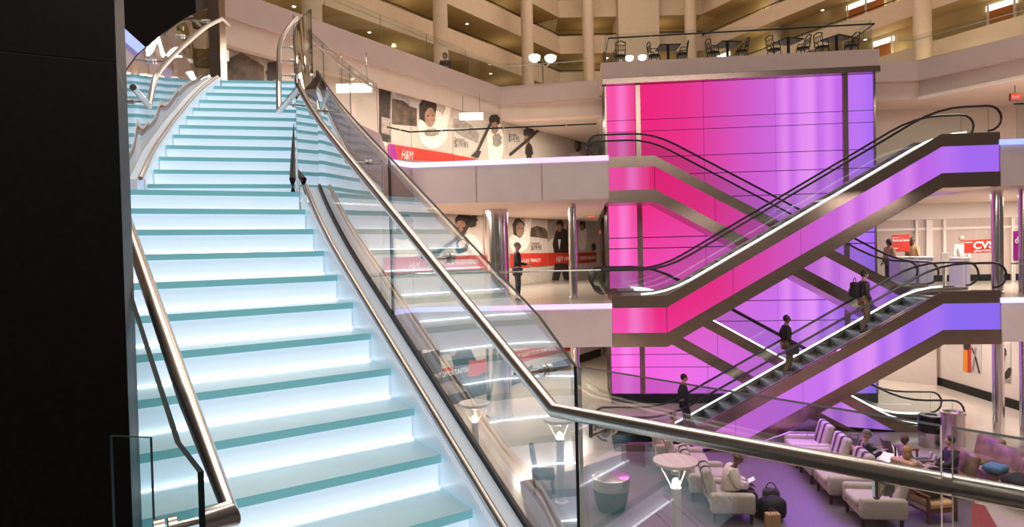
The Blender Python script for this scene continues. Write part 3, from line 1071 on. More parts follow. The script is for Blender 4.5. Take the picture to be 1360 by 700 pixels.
tp = [PINK0+EV*0.05-NV*0.1, PINK0+EV*(PL-0.1)-NV*0.1, PINK0+EV*(PL-0.1)+NV*2.4]
guard('glass guard with black rail round the cafe terrace above the glowing wall', [tuple((PINK0+EV*0.05+NV*2.4).xy)]+[tuple(q.xy) for q in tp], L4-0.08, 1.08, 'darkmetal', 0.1, 3.2)
guard('thin glass guard along the top gallery on the left', [(-9.0, 13.9), (-5.45, 19.15), (-0.36, 26.95), (3.3, 26.25)], L4, 0.95, 'steel', 0.05, 2.4)
guard('thin glass guard along the top gallery on the right', [(14.4, 24.7), (15.75, 24.55), (17.55, 21.7), (21, 16.2)], L4, 0.95, 'steel', 0.05, 2.4)

# round metal columns
def metalcol(x, y, r, z0, z1):
    return struct('column', MB().lathe([(r*1.1, z0), (r*1.1, z0+0.06), (r, z0+0.07), (r, z1)], (x, y, 0), 28), M['chrome'], True)
p = at_z(660, 393, 0); metalcol(p.x, p.y, 0.44, L2, L3-1.25)
metalcol(p.x, p.y, 0.44, G, L2-1.24)
p = at_z(762, 397, 0); metalcol(p.x, p.y, 0.13, L2, L3-1.25)
metalcol(p.x, p.y, 0.14, G, L2-1.24)
for u, y in ((1325, 18.6), (1362, 17.6)):
    p = at_y(u, 400, y)
    metalcol(p.x, p.y, 0.15, G, L2-1.2)
    metalcol(p.x, p.y, 0.15, L2, L3-1.25)
p = at_z(805, 388, 0)
q = at_plane(805, 380, V((0, 30, 0)), V((0, 1, 0)))
struct('column', MB().box(q.x-0.18, q.x+0.18, 29.8, 30.2, L2, L3-1.25), M['bronze'])

# dark walls and steel pier at the head of the stair
a, b = at_y(192, 50, 12.5), at_y(263, 50, 12.5)
struct('wall_left_dark', MB().box(a.x-3, a.x+0.62*(b.x-a.x), 12.5, 12.8, L3, L4+3).box(a.x+0.64*(b.x-a.x), b.x, 12.45, 12.8, L3, L4+3), M['darkwall'])
a, b = at_y(263, 50, 12.6), at_y(291, 50, 12.9)
struct('column', MB().box(a.x-.12, a.x+.18, 12.6, 12.9, L3, L4+3).box(a.x+.19, a.x+.42, 12.62, 12.9, L3, L4-.75), M['bronze'])

# ground floor right: wall, door and white wall with a dark skirting
struct('wall_right', MB().box(17.2, 17.5, 10, 25.6, G, -1.2), M['cream'])
struct('baseboard_right', MB().box(17.16, 17.2, 10, 25.6, G, G+0.32), M['darkwall'])
w0, w1 = V((17.2, 25.6, 0)), V((13.4, 29.4, 0))
wd = (w1-w0).normalized()
struct('wall_right_angle', MB().ext([w0+UP*G, w1+UP*G, w1+UP*-1.2, w0+UP*-1.2], V((wd.y, -wd.x, 0))*-0.2), M['cream'])
struct('baseboard_right_angle', MB().ext([w0+wd*2.3+UP*G, w1+UP*G, w1+UP*(G+0.3), w0+wd*2.3+UP*(G+0.3)], V((wd.y, -wd.x, 0))*(0.04 if wd.y < 0 else -0.04)), M['darkwall'])
dn_ = V((wd.y, -wd.x, 0))
if dn_.y > 0:
    dn_ = -dn_
struct('door_1', MB().ext([w0+wd*0.4+UP*G, w0+wd*2.1+UP*G, w0+wd*2.1+UP*(G+2.4), w0+wd*0.4+UP*(G+2.4)], dn_*0.05), M['taupe'])

# ================================================================== POSTERS
class Poster:
    def __init__(s, o, r, n, name, label, cat, quad, base, group=None):
        s.o, s.r, s.n = V(o), V(r), V(n)
        pts = [s.p(u, v) for u, v in quad]
        lo = min(q.z for q in pts)
        mid = sum(pts, V((0, 0, 0)))/len(pts)
        s.root = thing(name, label, cat, (mid.x, mid.y, lo), group)
        s.k = 0
        s.poly(quad, base, 'backing_board', 0.0)

    def p(s, u, v):
        return at_plane(u, v, s.o, s.n)

    def poly(s, px, m, name, lay=None):
        s.k += 1
        l = s.k*0.004 if lay is None else lay
        pts = [s.p(u, v)+s.n*(0.012+l) for u, v in px]
        return MB().ext(pts, s.n*0.004).build(name, M[m], s.root)

    def blob(s, u, v, ru, rv, m, name, rot=0.0, wob=0.08, n=18, seed=1):
        rnd = random.Random(seed)
        px = []
        for i in range(n):
            a = 2*PI*i/n
            k = 1+rnd.uniform(-wob, wob)
            x, y = math.cos(a)*ru*k, math.sin(a)*rv*k
            px.append((u+x*math.cos(rot)-y*math.sin(rot), v+x*math.sin(rot)+y*math.cos(rot)))
        return s.poly(px, m, name)

    def text(s, body, u0, v0, u1, v1, h, m, shear=0.0, bold=0.0, name='lettering'):
        s.k += 1
        a, b = s.p(u0, v0), s.p(u1, v1)
        a, b = a+s.n*(0.02+s.k*0.004), b+s.n*(0.02+s.k*0.004)
        top = s.p(u0, v0-h)
        size = (top-s.p(u0, v0)).length/0.70
        mb = MB()
        text_mb(mb, body, a, b-a, UP, size, shear, bold*size, 0.002, 0, (b-a).length)
        return mb.build(name, M[m], s.root)

    def line(s, pts, wpx, m, name):
        px = []
        for sg in (1, -1):
            seq = pts if sg > 0 else pts[::-1]
            for i, (u, v) in enumerate(seq):
                a = seq[max(0, i-1)]
                b = seq[min(len(seq)-1, i+1)]
                d = math.hypot(b[0]-a[0], b[1]-a[1]) or 1
                px.append((u-(b[1]-a[1])/d*wpx/2, v+(b[0]-a[0])/d*wpx/2))
        return s.poly(px, m, name)

    def face(s, u, v, ru, rv):
        s.blob(u, v, ru, rv, 'faceprint', 'face', 0, 0.03)
        for k in (-1, 1):
            s.blob(u+k*ru*0.42, v-rv*0.15, ru*0.2, rv*0.07, 'hairprint', 'eye', 0, 0, 8)
        s.blob(u, v+rv*0.5, ru*0.3, rv*0.07, 'shade', 'mouth', 0, 0, 8)


def W(name, label, cat, quad, base, group=None):
    return Poster(WO, WR, WN, name, label, cat, quad, base, group)


# --- upper banner
B = W('fashion_banner', 'upper fashion banner with dark landscape and model in pale roll-neck, arms raised', 'banner',
      [(519, 118), (600, 137), (600, 216), (514, 211)], 'print')
B.poly([(519, 119), (555, 127), (555, 150), (519, 144)], 'skyprint', 'sky_photo')
B.poly([(520, 131), (535, 134), (545, 142), (553, 144), (553, 168), (520, 165)], 'land', 'landscape_photo')
B.blob(574, 172, 20, 26, 'knit', 'sweater', 0, 0.05)
B.poly([(592, 137), (599, 140), (592, 172), (580, 178)], 'knit', 'sleeve')
B.line([(560, 134), (566, 131), (580, 132), (590, 138)], 4, 'faceprint', 'arm')
B.blob(567, 147, 11.5, 18, 'hairprint', 'hair', 0.1, 0.1, seed=3)
B.face(570, 156, 7.2, 13)
B.blob(572, 176, 10, 5, 'shade', 'collar', 0, 0.1)
B.poly([(514, 191), (600, 205), (600, 216), (514, 211)], 'redband', 'red_band')
B.poly([(514, 191), (522, 193), (526, 211), (514, 211)], 'violetprint', 'magenta_patch')
B.text('H&M', 531, 211, 547, 213, 12, 'printwhite', 0.35, -0.01)
B = W('fashion_banner', 'upper fashion banner with $19.95 price and man holding a ski pole', 'banner',
      [(601, 137.5), (672, 155), (672, 216), (601, 216)], 'print')
B.poly([(594+8, 158), (612, 158), (625, 166), (636, 178), (634, 190), (615, 182), (602, 174)], 'shade', 'mountain_photo')
B.blob(657, 190, 11, 30, 'knit', 'sweater', 0, 0.06)
B.blob(656, 160, 7.5, 8, 'hairprint', 'cap', 0, 0.08)
B.face(656, 170, 5, 8)
B.blob(659, 186, 6, 9, 'shade', 'scarf', 0, 0.15)
B.line([(650, 165), (638, 190), (630, 208)], 3.4, 'hairprint', 'ski_pole')
B.poly([(624, 207), (632, 200), (638, 201), (634, 210)], 'hairprint', 'glove')
B.poly([(601, 205.5), (634, 212), (601, 216)], 'redband', 'red_band')
B.text('Sweater', 591+11, 187, 605+11, 188, 5, 'text')
B.text('$19.95', 591+11, 195, 609+11, 196, 8, 'text')
B = W('fashion_banner', 'upper fashion banner with $14.95 price and masked skier carrying skis', 'banner',
      [(673, 156), (738, 176), (738, 212), (673, 215)], 'print')
B.text('Sweater', 675, 180, 686, 181, 4, 'text')
B.text('$14.95', 675, 188, 689, 189, 8, 'text')
B.blob(702, 176, 7, 8, 'hairprint', 'hat', 0, 0.15, seed=5)
B.blob(699, 186, 4, 6, 'faceprint', 'face', 0, 0.05)
B.blob(702, 200, 5, 11, 'hairprint', 'scarf', 0, 0.2, seed=8)
B.line([(717, 170), (700, 186), (676, 206)], 4, 'hairprint', 'skis')
B = W('fashion_banner', 'upper fashion banner with dark haired model nearest the pink wall', 'banner',
      [(739, 177), (790, 192), (790, 210), (739, 212)], 'print')
B.line([(739, 173+5), (760, 184), (786, 193)], 5, 'shade', 'ski_photo')
B.blob(767, 192, 4.5, 10, 'hairprint', 'hair', 0, 0.1)
B.blob(764, 194, 2.5, 5, 'faceprint', 'face', 0, 0.05)
B.blob(764, 208, 8, 6, 'knit', 'sweater', 0, 0.1)
dkp = W('purple_poster', 'dark purple poster at the left end of the upper banner', 'poster', [(503, 112), (519, 117), (519, 190), (503, 186)], 'hairprint')
dkp.poly([(506, 155), (519, 158), (519, 180), (506, 177)], 'shade', 'grey_photo')
B = W('fashion_banner', 'dim grey mountain photograph behind the head of the stair', 'banner', [(286, 58), (372, 82), (372, 150), (286, 140)], 'shade')
B.poly([(290, 84), (320, 70), (350, 88), (350, 130), (290, 125)], 'land', 'landscape_photo')
B.blob(362, 96, 9, 14, 'hairprint', 'figure', 0, 0.3, seed=6)

# --- middle floor banners
B = W('fashion_poster', 'middle floor poster of model in dark hat left of the ski pole poster', 'banner', [(508, 276), (567, 281), (567, 398), (508, 404)], 'print')
B.blob(536, 298, 12, 14, 'hairprint', 'hat', 0, 0.12)
B.face(541, 298, 6, 10)
B.blob(538, 328, 17, 22, 'knit', 'sweater', 0, 0.05)
B.blob(533, 312, 11, 7, 'shade', 'scarf', 0, 0.15)
B.poly([(508, 342), (567, 341), (567, 361), (508, 365)], 'redband', 'red_band')
B.text('H&M', 541, 359, 556, 358, 11, 'printwhite', 0.35, -0.01)
B = W('fashion_poster', 'middle floor poster of model with ski poles over shoulder, left of the chrome column', 'banner', [(568, 281), (644, 288), (644, 386), (568, 397)], 'print')
B.blob(620, 334, 20, 24, 'knit', 'sweater', 0, 0.05)
B.blob(615, 293, 11, 10.5, 'hairprint', 'hair', 0, 0.12, seed=2)
B.face(611, 304.5, 8.2, 12)
B.blob(613, 326, 9, 11, 'hairprint', 'scarf', 0, 0.2, seed=4)
B.blob(612, 324, 5, 5, 'knit', 'scarf_fold', 0, 0.1)
B.line([(630, 285), (612, 312), (578, 337)], 4.5, 'hairprint', 'ski_poles')
B.blob(627, 294, 5, 9, 'hairprint', 'ski_basket', 0.3, 0.2)
B.blob(576, 338, 6, 5, 'hairprint', 'glove', 0, 0.15)
B.poly([(568, 341), (644, 338.5), (644, 357), (568, 361)], 'redband', 'red_band')
B.text('STRAIGHT FROM FASHION HEAVEN!', 571, 354, 633, 350, 6, 'printwhite', 0, 0.012)
B.blob(590, 384, 8, 6, 'shade', 'boots_photo', 0, 0.2)
B = W('fashion_poster', 'middle floor poster with $19.95 price directly behind the standing man', 'banner', [(676, 287), (726, 290), (726, 374), (676, 380)], 'print')
B.poly([(697, 288), (706, 288), (702, 325), (694, 318)], 'knit', 'sleeve')
B.blob(688, 322, 13, 13, 'knit', 'sweater', 0, 0.05)
B.blob(688, 303, 8, 13, 'hairprint', 'hair', 0, 0.12, seed=3)
B.face(690, 305, 5.4, 10)
B.poly([(704, 303), (712, 300), (722, 303), (726, 308), (726, 317), (703, 314)], 'land', 'landscape_photo')
B.text('Sweater', 704, 325, 716, 325, 4, 'text')
B.text('$19.95', 704, 332, 718, 332, 6.5, 'text')
B.poly([(676, 337), (726, 336), (726, 353), (676, 356)], 'redband', 'red_band')
B.text('H&M', 690, 352, 701, 351.5, 8.5, 'printwhite', 0.35, -0.01)
B.text('FINALLY!', 703, 348, 716, 347.5, 4.5, 'printwhite', 0, 0.012)
B = W('fashion_poster', 'middle floor poster of models in black suits left of the thin column', 'banner', [(727, 290), (767, 292), (767, 370), (727, 374)], 'print')
B.poly([(727, 291), (738, 291), (738, 312), (727, 322)], 'shade', 'wall_photo')
B.blob(745, 325, 12, 25, 'hairprint', 'suit', 0, 0.12, seed=7)
B.blob(743, 298, 5, 6, 'hairprint', 'hair', 0, 0.1)
B.blob(742, 303, 3.4, 5, 'faceprint', 'face', 0, 0.03)
B.poly([(740, 318), (744, 318), (742, 332)], 'printwhite', 'shirt')
B.blob(758, 310, 6, 22, 'hairprint', 'second_suit', 0, 0.1)
B.poly([(727, 336), (767, 335.5), (767, 350), (727, 353)], 'redband', 'red_band')
B.poly([(736, 350), (753, 350), (757, 371), (748, 371), (745, 358), (741, 372), (732, 372)], 'hairprint', 'trousers_photo')
B.text('H&M', 737, 348, 746.5, 347.5, 8, 'printwhite', 0.35, -0.01)
B.text('STRAIGHT', 748, 346, 766, 345.5, 4.5, 'printwhite', 0, 0.012)
B = W('fashion_poster', 'middle floor poster of model in white, right of the thin column', 'banner', [(768, 292), (791, 293), (791, 366), (768, 369)], 'print')
B.blob(773, 315, 6, 18, 'knit', 'sweater', 0, 0.05)
B.blob(773, 299, 4, 7, 'hairprint', 'hair', 0, 0.1)
B.blob(772, 302, 2.6, 4.5, 'faceprint', 'face', 0, 0.03)
B.blob(788, 328, 3, 5, 'hairprint', 'glove', 0, 0.2)
B.poly([(768, 335.5), (791, 335), (791, 348), (768, 350)], 'redband', 'red_band')
B.text('FASHION HEAVEN!', 769, 345, 790, 344, 4.5, 'printwhite', 0, 0.012)

# --- ground floor posters
B = W('recruiting_poster', 'ground floor poster reading employment opportunities, seen through the stair glass', 'poster', [(545, 452), (645, 440), (645, 512), (545, 540)], 'hairprint')
B.poly([(583, 472), (598, 470), (602, 487), (586, 490)], 'print', 'figure_photo')
B.poly([(560, 455), (590, 452), (588, 462), (560, 470)], 'printwhite', 'snow_photo')
B.poly([(624, 463), (645, 463), (645, 476), (632, 479)], 'print', 'white_photo')
B.poly([(632, 479), (645, 476), (645, 493), (632, 500), (620, 500), (622, 478)], 'redband', 'red_shape')
B.poly([(587, 490), (604, 486), (598, 494), (585, 496)], 'redband', 'red_patch')
B.poly([(555, 516), (600, 506), (620, 519), (560, 531)], 'shade', 'snow_shadow')
B.blob(600, 466, 5, 7, 'faceprint', 'face', 0, 0.05)
B.text('EMPLOYMENT OPPORTUNITIES!', 552, 509, 621, 493, 7, 'printwhite', 0, 0.012)
B = W('sale_banner', 'ground floor white banner with a red band below the middle balcony', 'banner', [(676, 440), (759, 430), (759, 482), (676, 505)], 'print')
B.poly([(676, 468), (759, 452), (759, 465), (676, 485)], 'redband', 'red_band')
B.text('GET READY TO DO SOME SHOPPING' if False else 'GET READY TO DO SOME BOTTLE D', 684, 476, 742, 463, 5, 'printwhite', 0, 0.012)
B.poly([(700, 488), (707, 484), (706, 494), (701, 496)], 'hairprint', 'figure_photo')

# --- right wall posters
RWO, RWN = V((17.2, 20, 0)), V((-1, 0, 0))
B = Poster(RWO, V((0, -1, 0)), RWN, 'wall_poster', 'orange and red poster with crossed skis on the right ground floor wall', 'poster', [(1279, 455), (1304, 452), (1304, 497), (1279, 493)], 'print')
B.poly([(1280, 458), (1286, 457), (1286, 494), (1280, 493)], 'orangeprint', 'orange_stripe')
B.poly([(1286, 457), (1290.5, 457), (1290.5, 495), (1286, 494)], 'redband', 'red_stripe')
B.blob(1285, 460, 4.5, 5, 'hairprint', 'hair', 0, 0.1)
B.line([(1292, 462), (1297, 476), (1302, 496)], 1.8, 'hairprint', 'ski')
B.line([(1297, 462), (1295, 478), (1292.5, 493)], 1.6, 'shade', 'second_ski')
B = Poster(RWO, V((0, -1, 0)), RWN, 'wall_poster', 'black and white figure poster between the two chrome columns', 'poster', [(1332, 458), (1343, 456), (1343, 510), (1332, 506)], 'print')
B.blob(1335, 468, 2.5, 6, 'hairprint', 'hair', 0, 0.2)
B.blob(1333.5, 478, 2, 6, 'hairprint', 'jacket', 0, 0.2, seed=3)
B.blob(1339, 497, 3.5, 9, 'hairprint', 'trousers', 0.3, 0.2, seed=2)
B.poly([(1332, 502), (1342, 504), (1342, 509), (1332, 506)], 'shade', 'ground_photo')

# exit signs
def exit_sign(label, u, v, y, w, h):
    c = at_y(u, v, y)
    t = thing('exit_sign', label, 'sign', tuple(c))
    MB().frame(c, (w/2, 0, 0), (0, 0.03, 0), (0, 0, h/2)).build('housing', M['darkmetal'], t)
    MB().frame(c-V((0, 0.035, 0)), (w/2-0.01, 0, 0), (0, 0.004, 0), (0, 0, h/2-0.01)).build('lit_face', M['exit'], t)
    mb = MB()
    text_mb(mb, 'EXIT', c+V((-w*0.36, -0.045, -h*0.22)), (1, 0, 0), UP, h*0.62, 0, 0.01, 0.003, 0, w*0.72)
    mb.build('lettering', M['printwhite'], t)
    MB().tube([c+UP*h/2, c+UP*(h/2+0.25)], 0.012, 6).build('hanger', M['darkmetal'], t)
exit_sign('red exit sign hanging over the far end of the middle shopfront', 785.5, 286, 28, 0.30, 0.22)
exit_sign('small red exit sign lower down beside the bronze pier', 799, 308.5, 32, 0.25, 0.18)
exit_sign('red exit sign above the guard of the upper right balcony', 1348, 129, 19.5, 0.32, 0.22)

# ================================================================== DRUGSTORE
CO = at_z(1240, 374, 0)
struct('wall_right_shop', MB().ext([CO-EV*4.0+UP*0, CO+EV*8+UP*0, CO+EV*8+UP*3.02, CO-EV*4+UP*3.02], NV*0.2), M['shopglass'])
struct('baseboard_right_shop', MB().ext([CO-EV*4.0-NV*0.02, CO+EV*8-NV*0.02, CO+EV*8+UP*0.25-NV*0.02, CO-EV*4+UP*0.25-NV*0.02], NV*0.02), M['darkwall'])
mb = MB()
for z0, z1 in ((2.0, 2.10), (2.42, 3.02)):
    mb.ext([CO-EV*4-NV*0.06+UP*z0, CO+EV*8-NV*0.06+UP*z0, CO+EV*8-NV*0.06+UP*z1, CO-EV*4-NV*0.06+UP*z1], NV*0.06)
for u, w in ((1217, 0.05), (1234, 0.12), (1254, 0.05), (1345, 0.06)):
    q = at_plane(u, 330, CO-NV*0.05, NV)
    s = (q-CO).dot(EV)
    mb.frame(CO+EV*s+UP*1.2-NV*0.05, EV*w, NV*0.05, UP*1.2)
struct('trim_shopfront', mb, M['white'])
CU = CO + NV*2.2
struct('wall_right_upper_shop', MB().ext([CU-EV*3.0+UP*L3, CU+EV*10+UP*L3, CU+EV*10+UP*(L4-1.42), CU-EV*3.0+UP*(L4-1.42)], NV*0.2), M['cream'])


def board_sign(name, label, y, quad, m, texts):
    B = Poster(V((0, y, 0)), EV, -NV, name, label, 'sign', quad, m)
    for t in texts:
        B.text(*t)
    return B
B = board_sign('store_sign', 'red drugstore sign with large white letters beside the chrome column', 23.2, [(1280, 319.5), (1321, 317), (1321, 335), (1280, 336.5)], 'redband',
           [('CVS', 1292, 330.5, 1319.5, 329, 9, 'printwhite', 0, 0.03), ('pharmacy', 1293, 334.8, 1318, 333.3, 3.4, 'printwhite', 0, 0.01)])
B.poly([(1281, 322), (1291, 321.5), (1291, 322.3), (1281, 322.8)], 'printwhite', 'white_rule')
B = board_sign('promotion_sign', 'small dark red sign beside the curly haired shopper', 23.6, [(1184, 312.5), (1208, 311), (1208, 334), (1184, 335)], 'redband',
           [('ExtraCare', 1185, 321, 1207, 320, 3.4, 'printwhite', 0, 0.02)])
B.poly([(1185, 315.5), (1195, 315), (1195, 315.8), (1185, 316.3)], 'printwhite', 'white_rule')
B.poly([(1186, 329.5), (1192, 329.2), (1192, 330.2), (1186, 330.5)], 'printwhite', 'white_line')
B = board_sign('promotion_sign', 'magenta sign with white letters at the right edge behind the glass guard', 22.6, [(1345, 307), (1372, 305.5), (1372, 346), (1345, 346.5)], 'violetprint',
           [('di', 1347, 323, 1354, 322.7, 8, 'printwhite', 0, 0.03)])
for k, (u0, u1, v0) in enumerate(((1195, 1217, 341), (1221, 1240, 341), (1277, 1289, 342))):
    a, b = at_y(u0, 378, 21.2), at_y(u1, 378, 21.2)
    zt = at_y(u0, v0, 21.2).z
    lab = ['wide pale lilac display counter left of the checkout', 'pale lilac display counter right of the first one', 'narrow pale lilac plinth in front of the pharmacist'][k]
    t = thing('display_counter', lab, 'counter', (a.x, 21.2, 0))
    MB().rbox(((a.x+b.x)/2, 21.5, (zt-0.04)/2), (b.x-a.x, 0.6, zt-0.04), 0.01, 1).build('cabinet', M['lilac'], t)
    MB().rbox(((a.x+b.x)/2, 21.5, zt-0.02), (b.x-a.x+0.04, 0.66, 0.04), 0.01, 1).build('counter_top', M['white'], t)
c = at_y(1255, 341, 21.0)
t = thing('checkout_screen', 'white checkout screen on a post at the drugstore entrance', 'screen', (c.x, c.y, 0))
MB().rbox((c.x, c.y, c.z), (0.26, 0.05, 0.27), 0.01).build('screen_case', M['white'], t)
MB().rbox((c.x, c.y+0.06, c.z/2), (0.06, 0.04, c.z), 0.01).build('post', M['steel'], t)
MB().rbox((c.x, c.y+0.06, 0.015), (0.3, 0.3, 0.03), 0.01).build('foot_plate', M['steel'], t)

# ================================================================== PEOPLE
def skin_mesh(pts, edges, rad, root, sub=1):
    me = bpy.data.meshes.new('skin')
    names = list(pts)
    me.from_pydata([pts[n] for n in names], [(names.index(a), names.index(b)) for a, b in edges], [])
    o = bpy.data.objects.new('skin', me)
    COL.objects.link(o)
    md = o.modifiers.new('s', 'SKIN')
    md.use_smooth_shade = True
    for i, n in enumerate(names):
        r = rad[n]
        me.skin_vertices[0].data[i].radius = (r, r) if isinstance(r, (int, float)) else r
        me.skin_vertices[0].data[i].use_root = n == root
    sb = o.modifiers.new('u', 'SUBSURF')
    sb.levels = sub
    dg = bpy.context.evaluated_depsgraph_get()
    ev = o.evaluated_get(dg)
    m2 = ev.to_mesh()
    mb = MB()
    mb.add([v.co.copy() for v in m2.vertices], [list(p.vertices) for p in m2.polygons])
    ev.to_mesh_clear()
    bpy.data.objects.remove(o)
    bpy.data.meshes.remove(me)
    return mb


STAND = dict(pelvis=(0, 0, .95), waist=(0, .01, 1.10), chest=(0, 0, 1.32), neck=(0, .0, 1.48), head=(0, .02, 1.62),
             shl=(-.18, 0, 1.42), ell=(-.24, -.02, 1.14), wrl=(-.23, .10, .92), shr=(.18, 0, 1.42), elr=(.24, -.02, 1.14), wrr=(.23, .10, .92),
             hil=(-.09, 0, .90), knl=(-.10, .02, .50), anl=(-.10, -.01, .09), hir=(.09, 0, .90), knr=(.10, .02, .50), anr=(.10, -.01, .09))
WALK = dict(STAND, knl=(-.10, .16, .58), anl=(-.10, .10, .22), knr=(.10, .02, .50), anr=(.10, -.12, .09), ell=(-.25, -.10, 1.16), wrl=(-.22, .06, .98))
SIT = dict(pelvis=(0, 0, .50), waist=(0, -.03, .66), chest=(0, -.06, .88), neck=(0, -.04, 1.05), head=(0, .0, 1.19),
           shl=(-.18, -.05, .98), ell=(-.23, .04, .72), wrl=(-.12, .26, .66), shr=(.18, -.05, .98), elr=(.23, .04, .72), wrr=(.12, .26, .66),
           hil=(-.09, .04, .48), knl=(-.11, .45, .50), anl=(-.11, .48, .09), hir=(.09, .04, .48), knr=(.11, .45, .50), anr=(.11, .48, .09))
BODY_E = [('pelvis', 'waist'), ('waist', 'chest'), ('chest', 'neck'), ('neck', 'head'), ('chest', 'shl'), ('shl', 'ell'), ('ell', 'wrl'), ('chest', 'shr'), ('shr', 'elr'), ('elr', 'wrr'),
          ('pelvis', 'hil'), ('hil', 'knl'), ('knl', 'anl'), ('pelvis', 'hir'), ('hir', 'knr'), ('knr', 'anr')]
RAD = dict(pelvis=.12, waist=.115, chest=.13, neck=.055, head=.06, shl=.062, ell=.045, wrl=.03, shr=.062, elr=.045, wrr=.03,
           hil=.085, knl=.06, anl=.04, hir=.085, knr=.06, anr=.04)


def person(label, loc, rz, pose, top, legs, hair, skin='skin', over=None, hairstyle='short', scale=1.0, shoes='shoe', robe=False, tilt=0.0, look=0.0):
    J = {k: V(v) for k, v in dict(pose, **(over or {})).items()}
    body = skin_mesh(J, BODY_E, RAD, 'pelvis')
    # head with brow, nose, ears and jaw
    hc = J['head']
    hr = Matrix.Rotation(look, 3, 'Z') @ Matrix.Rotation(tilt, 3, 'X')

    def shape(p):
        q = p.copy()
        if q.z < 0:
            q.x *= 1+q.z*2.2
            q.y += -q.z*0.10
        return q
    body.ball(hc+V((0, 0, .03)), (.076, .096, .118), 16, 0, hr, shape)
    body.ball(hc+hr @ V((0, .100, .015)), (.014, .020, .026), 8, 0, hr)
    for sx in (-1, 1):
        body.ball(hc+hr @ V((sx*.078, -.005, .025)), (.010, .020, .032), 8, 0, hr)
    # hands: palm, four unequal fingers, thumb
    for s_, sx in (('l', -1), ('r', 1)):
        w, e = J['wr'+s_], J['el'+s_]
        d = (w-e).normalized()
        side = d.cross(UP)
        side = side.normalized() if side.length > .1 else V((1, 0, 0))
        nrm = side.cross(d).normalized()
        body.ball(w+d*.05, (.038, .05, .02), 8, 0, Matrix((side, d, nrm)).transposed())
        for i, (o_, ln) in enumerate(((-.028, .062), (-.010, .076), (.009, .072), (.027, .056))):
            b0 = w+d*.085+side*o_
            m1 = b0+d*ln*.5-nrm*.006
            body.tube([w+d*.05+side*o_*.8, b0, m1, m1+d*ln*.4-nrm*.02], .008, 6)
        b0 = w+d*.035-side*(.034*sx)
        body.tube([w+d*.03, b0, b0+d*.03-side*.018*sx, b0+d*.055-side*.016*sx-nrm*.01], .0095, 6)
    root = body.build('person', M[skin], None, True)
    root.location = loc
    root.rotation_euler = (0, 0, rz)
    root.scale = (scale,)*3
    tag(root, label, 'person')
    tops = ['pelvis', 'waist', 'chest', 'neck0', 'shl', 'ell', 'wrl', 'shr', 'elr', 'wrr']
    JJ = dict(J)
    JJ['neck0'] = J['chest'].lerp(J['neck'], .75)
    JJ['wrl'] = J['ell'].lerp(J['wrl'], .93)
    JJ['wrr'] = J['elr'].lerp(J['wrr'], .93)
    te = [('pelvis', 'waist'), ('waist', 'chest'), ('chest', 'neck0'), ('chest', 'shl'), ('shl', 'ell'), ('ell', 'wrl'), ('chest', 'shr'), ('shr', 'elr'), ('elr', 'wrr')]
    tr = dict(pelvis=.145, waist=.140, chest=.155, neck0=.07, shl=.078, ell=.062, wrl=.044, shr=.078, elr=.062, wrr=.044)
    if robe:
        tr.update(pelvis=.30, waist=.25, chest=.21, shl=.11, shr=.11, ell=.13, elr=.13, wrl=.085, wrr=.085)
    skin_mesh({k: JJ[k] for k in tops}, te, tr, 'chest').build('robe' if robe else 'jacket', M[top], root, True)
    ln = ['pelvis', 'hil', 'knl', 'anl', 'hir', 'knr', 'anr']
    JJ['anl'] = J['knl'].lerp(J['anl'], .93)
    JJ['anr'] = J['knr'].lerp(J['anr'], .93)
    le = [('pelvis', 'hil'), ('hil', 'knl'), ('knl', 'anl'), ('pelvis', 'hir'), ('hir', 'knr'), ('knr', 'anr')]
    lr = dict(pelvis=.135, hil=.100, knl=.074, anl=.058, hir=.100, knr=.074, anr=.058)
    skin_mesh({k: JJ[k] for k in ln}, le, lr, 'pelvis').build('trousers', M[legs], root, True)
    sh = MB()
    for s_ in 'lr':
        a = J['an'+s_]
        dk = (J['an'+s_]-J['kn'+s_]).normalized()
        fw = V((0, 1, 0)) if abs(dk.z) > .6 else V((0, .3, 1)).normalized()
        ax = V((1, 0, 0))
        up = ax.cross(fw)
        sh.rbox(a+fw*.07-UP*(.045 if abs(dk.z) > .6 else 0), (.09, .26, .085), .03, 2, Matrix((ax, fw, up)).transposed())
    sh.build('shoes', M[shoes], root, True)
    hm = MB()
    if hairstyle == 'short':
        hm.ball(hc+hr @ V((0, -.014, .058)), (.085, .100, .105), 14, 0, hr)
    elif hairstyle == 'long':
        hm.ball(hc+hr @ V((0, -.02, .050)), (.094, .105, .112), 14, 0, hr)
        hm.ball(hc+hr @ V((0, -.055, -.05)), (.095, .06, .13), 12, 0, hr)
    elif hairstyle == 'bob':
        hm.ball(hc+hr @ V((0, -.018, .052)), (.108, .115, .112), 14, 0, hr)
        hm.ball(hc+hr @ V((0, -.045, -.02)), (.106, .075, .08), 12, 0, hr)
    elif hairstyle == 'wrap':
        hm.ball(hc+hr @ V((0, -.015, .090)), (.098, .108, .085), 14, 0, hr)
        hm.tube([hc+hr @ V((.094*math.cos(a), -.012+.104*math.sin(a), .085)) for a in [2*PI*i/14 for i in range(15)]], .026, 8)
        hm.ball(hc+hr @ V((0, -.02, .165)), (.06, .065, .04), 10, 0, hr)
    elif hairstyle == 'cap':
        hm.ball(hc+hr @ V((0, -.012, .075)), (.086, .103, .085), 14, 0, hr)
        hm.rbox(hc+hr @ V((0, .09, .075)), (.13, .09, .012), .005, 1, hr)
    hm.build({'wrap': 'head_wrap', 'cap': 'cap'}.get(hairstyle, 'hair'), M[hair], root, True)
    ey = MB()
    for sx in (-1, 1):
        ey.ball(hc+hr @ V((sx*.030, .086, .040)), (.011, .008, .007), 8, 0, hr)
    ey.build('eyes', M['eye'], root, True)
    MB().ball(hc+hr @ V((0, .086, -.032)), (.022, .008, .007), 8, 0, hr).build('mouth', M['lip'], root, True)
    return root


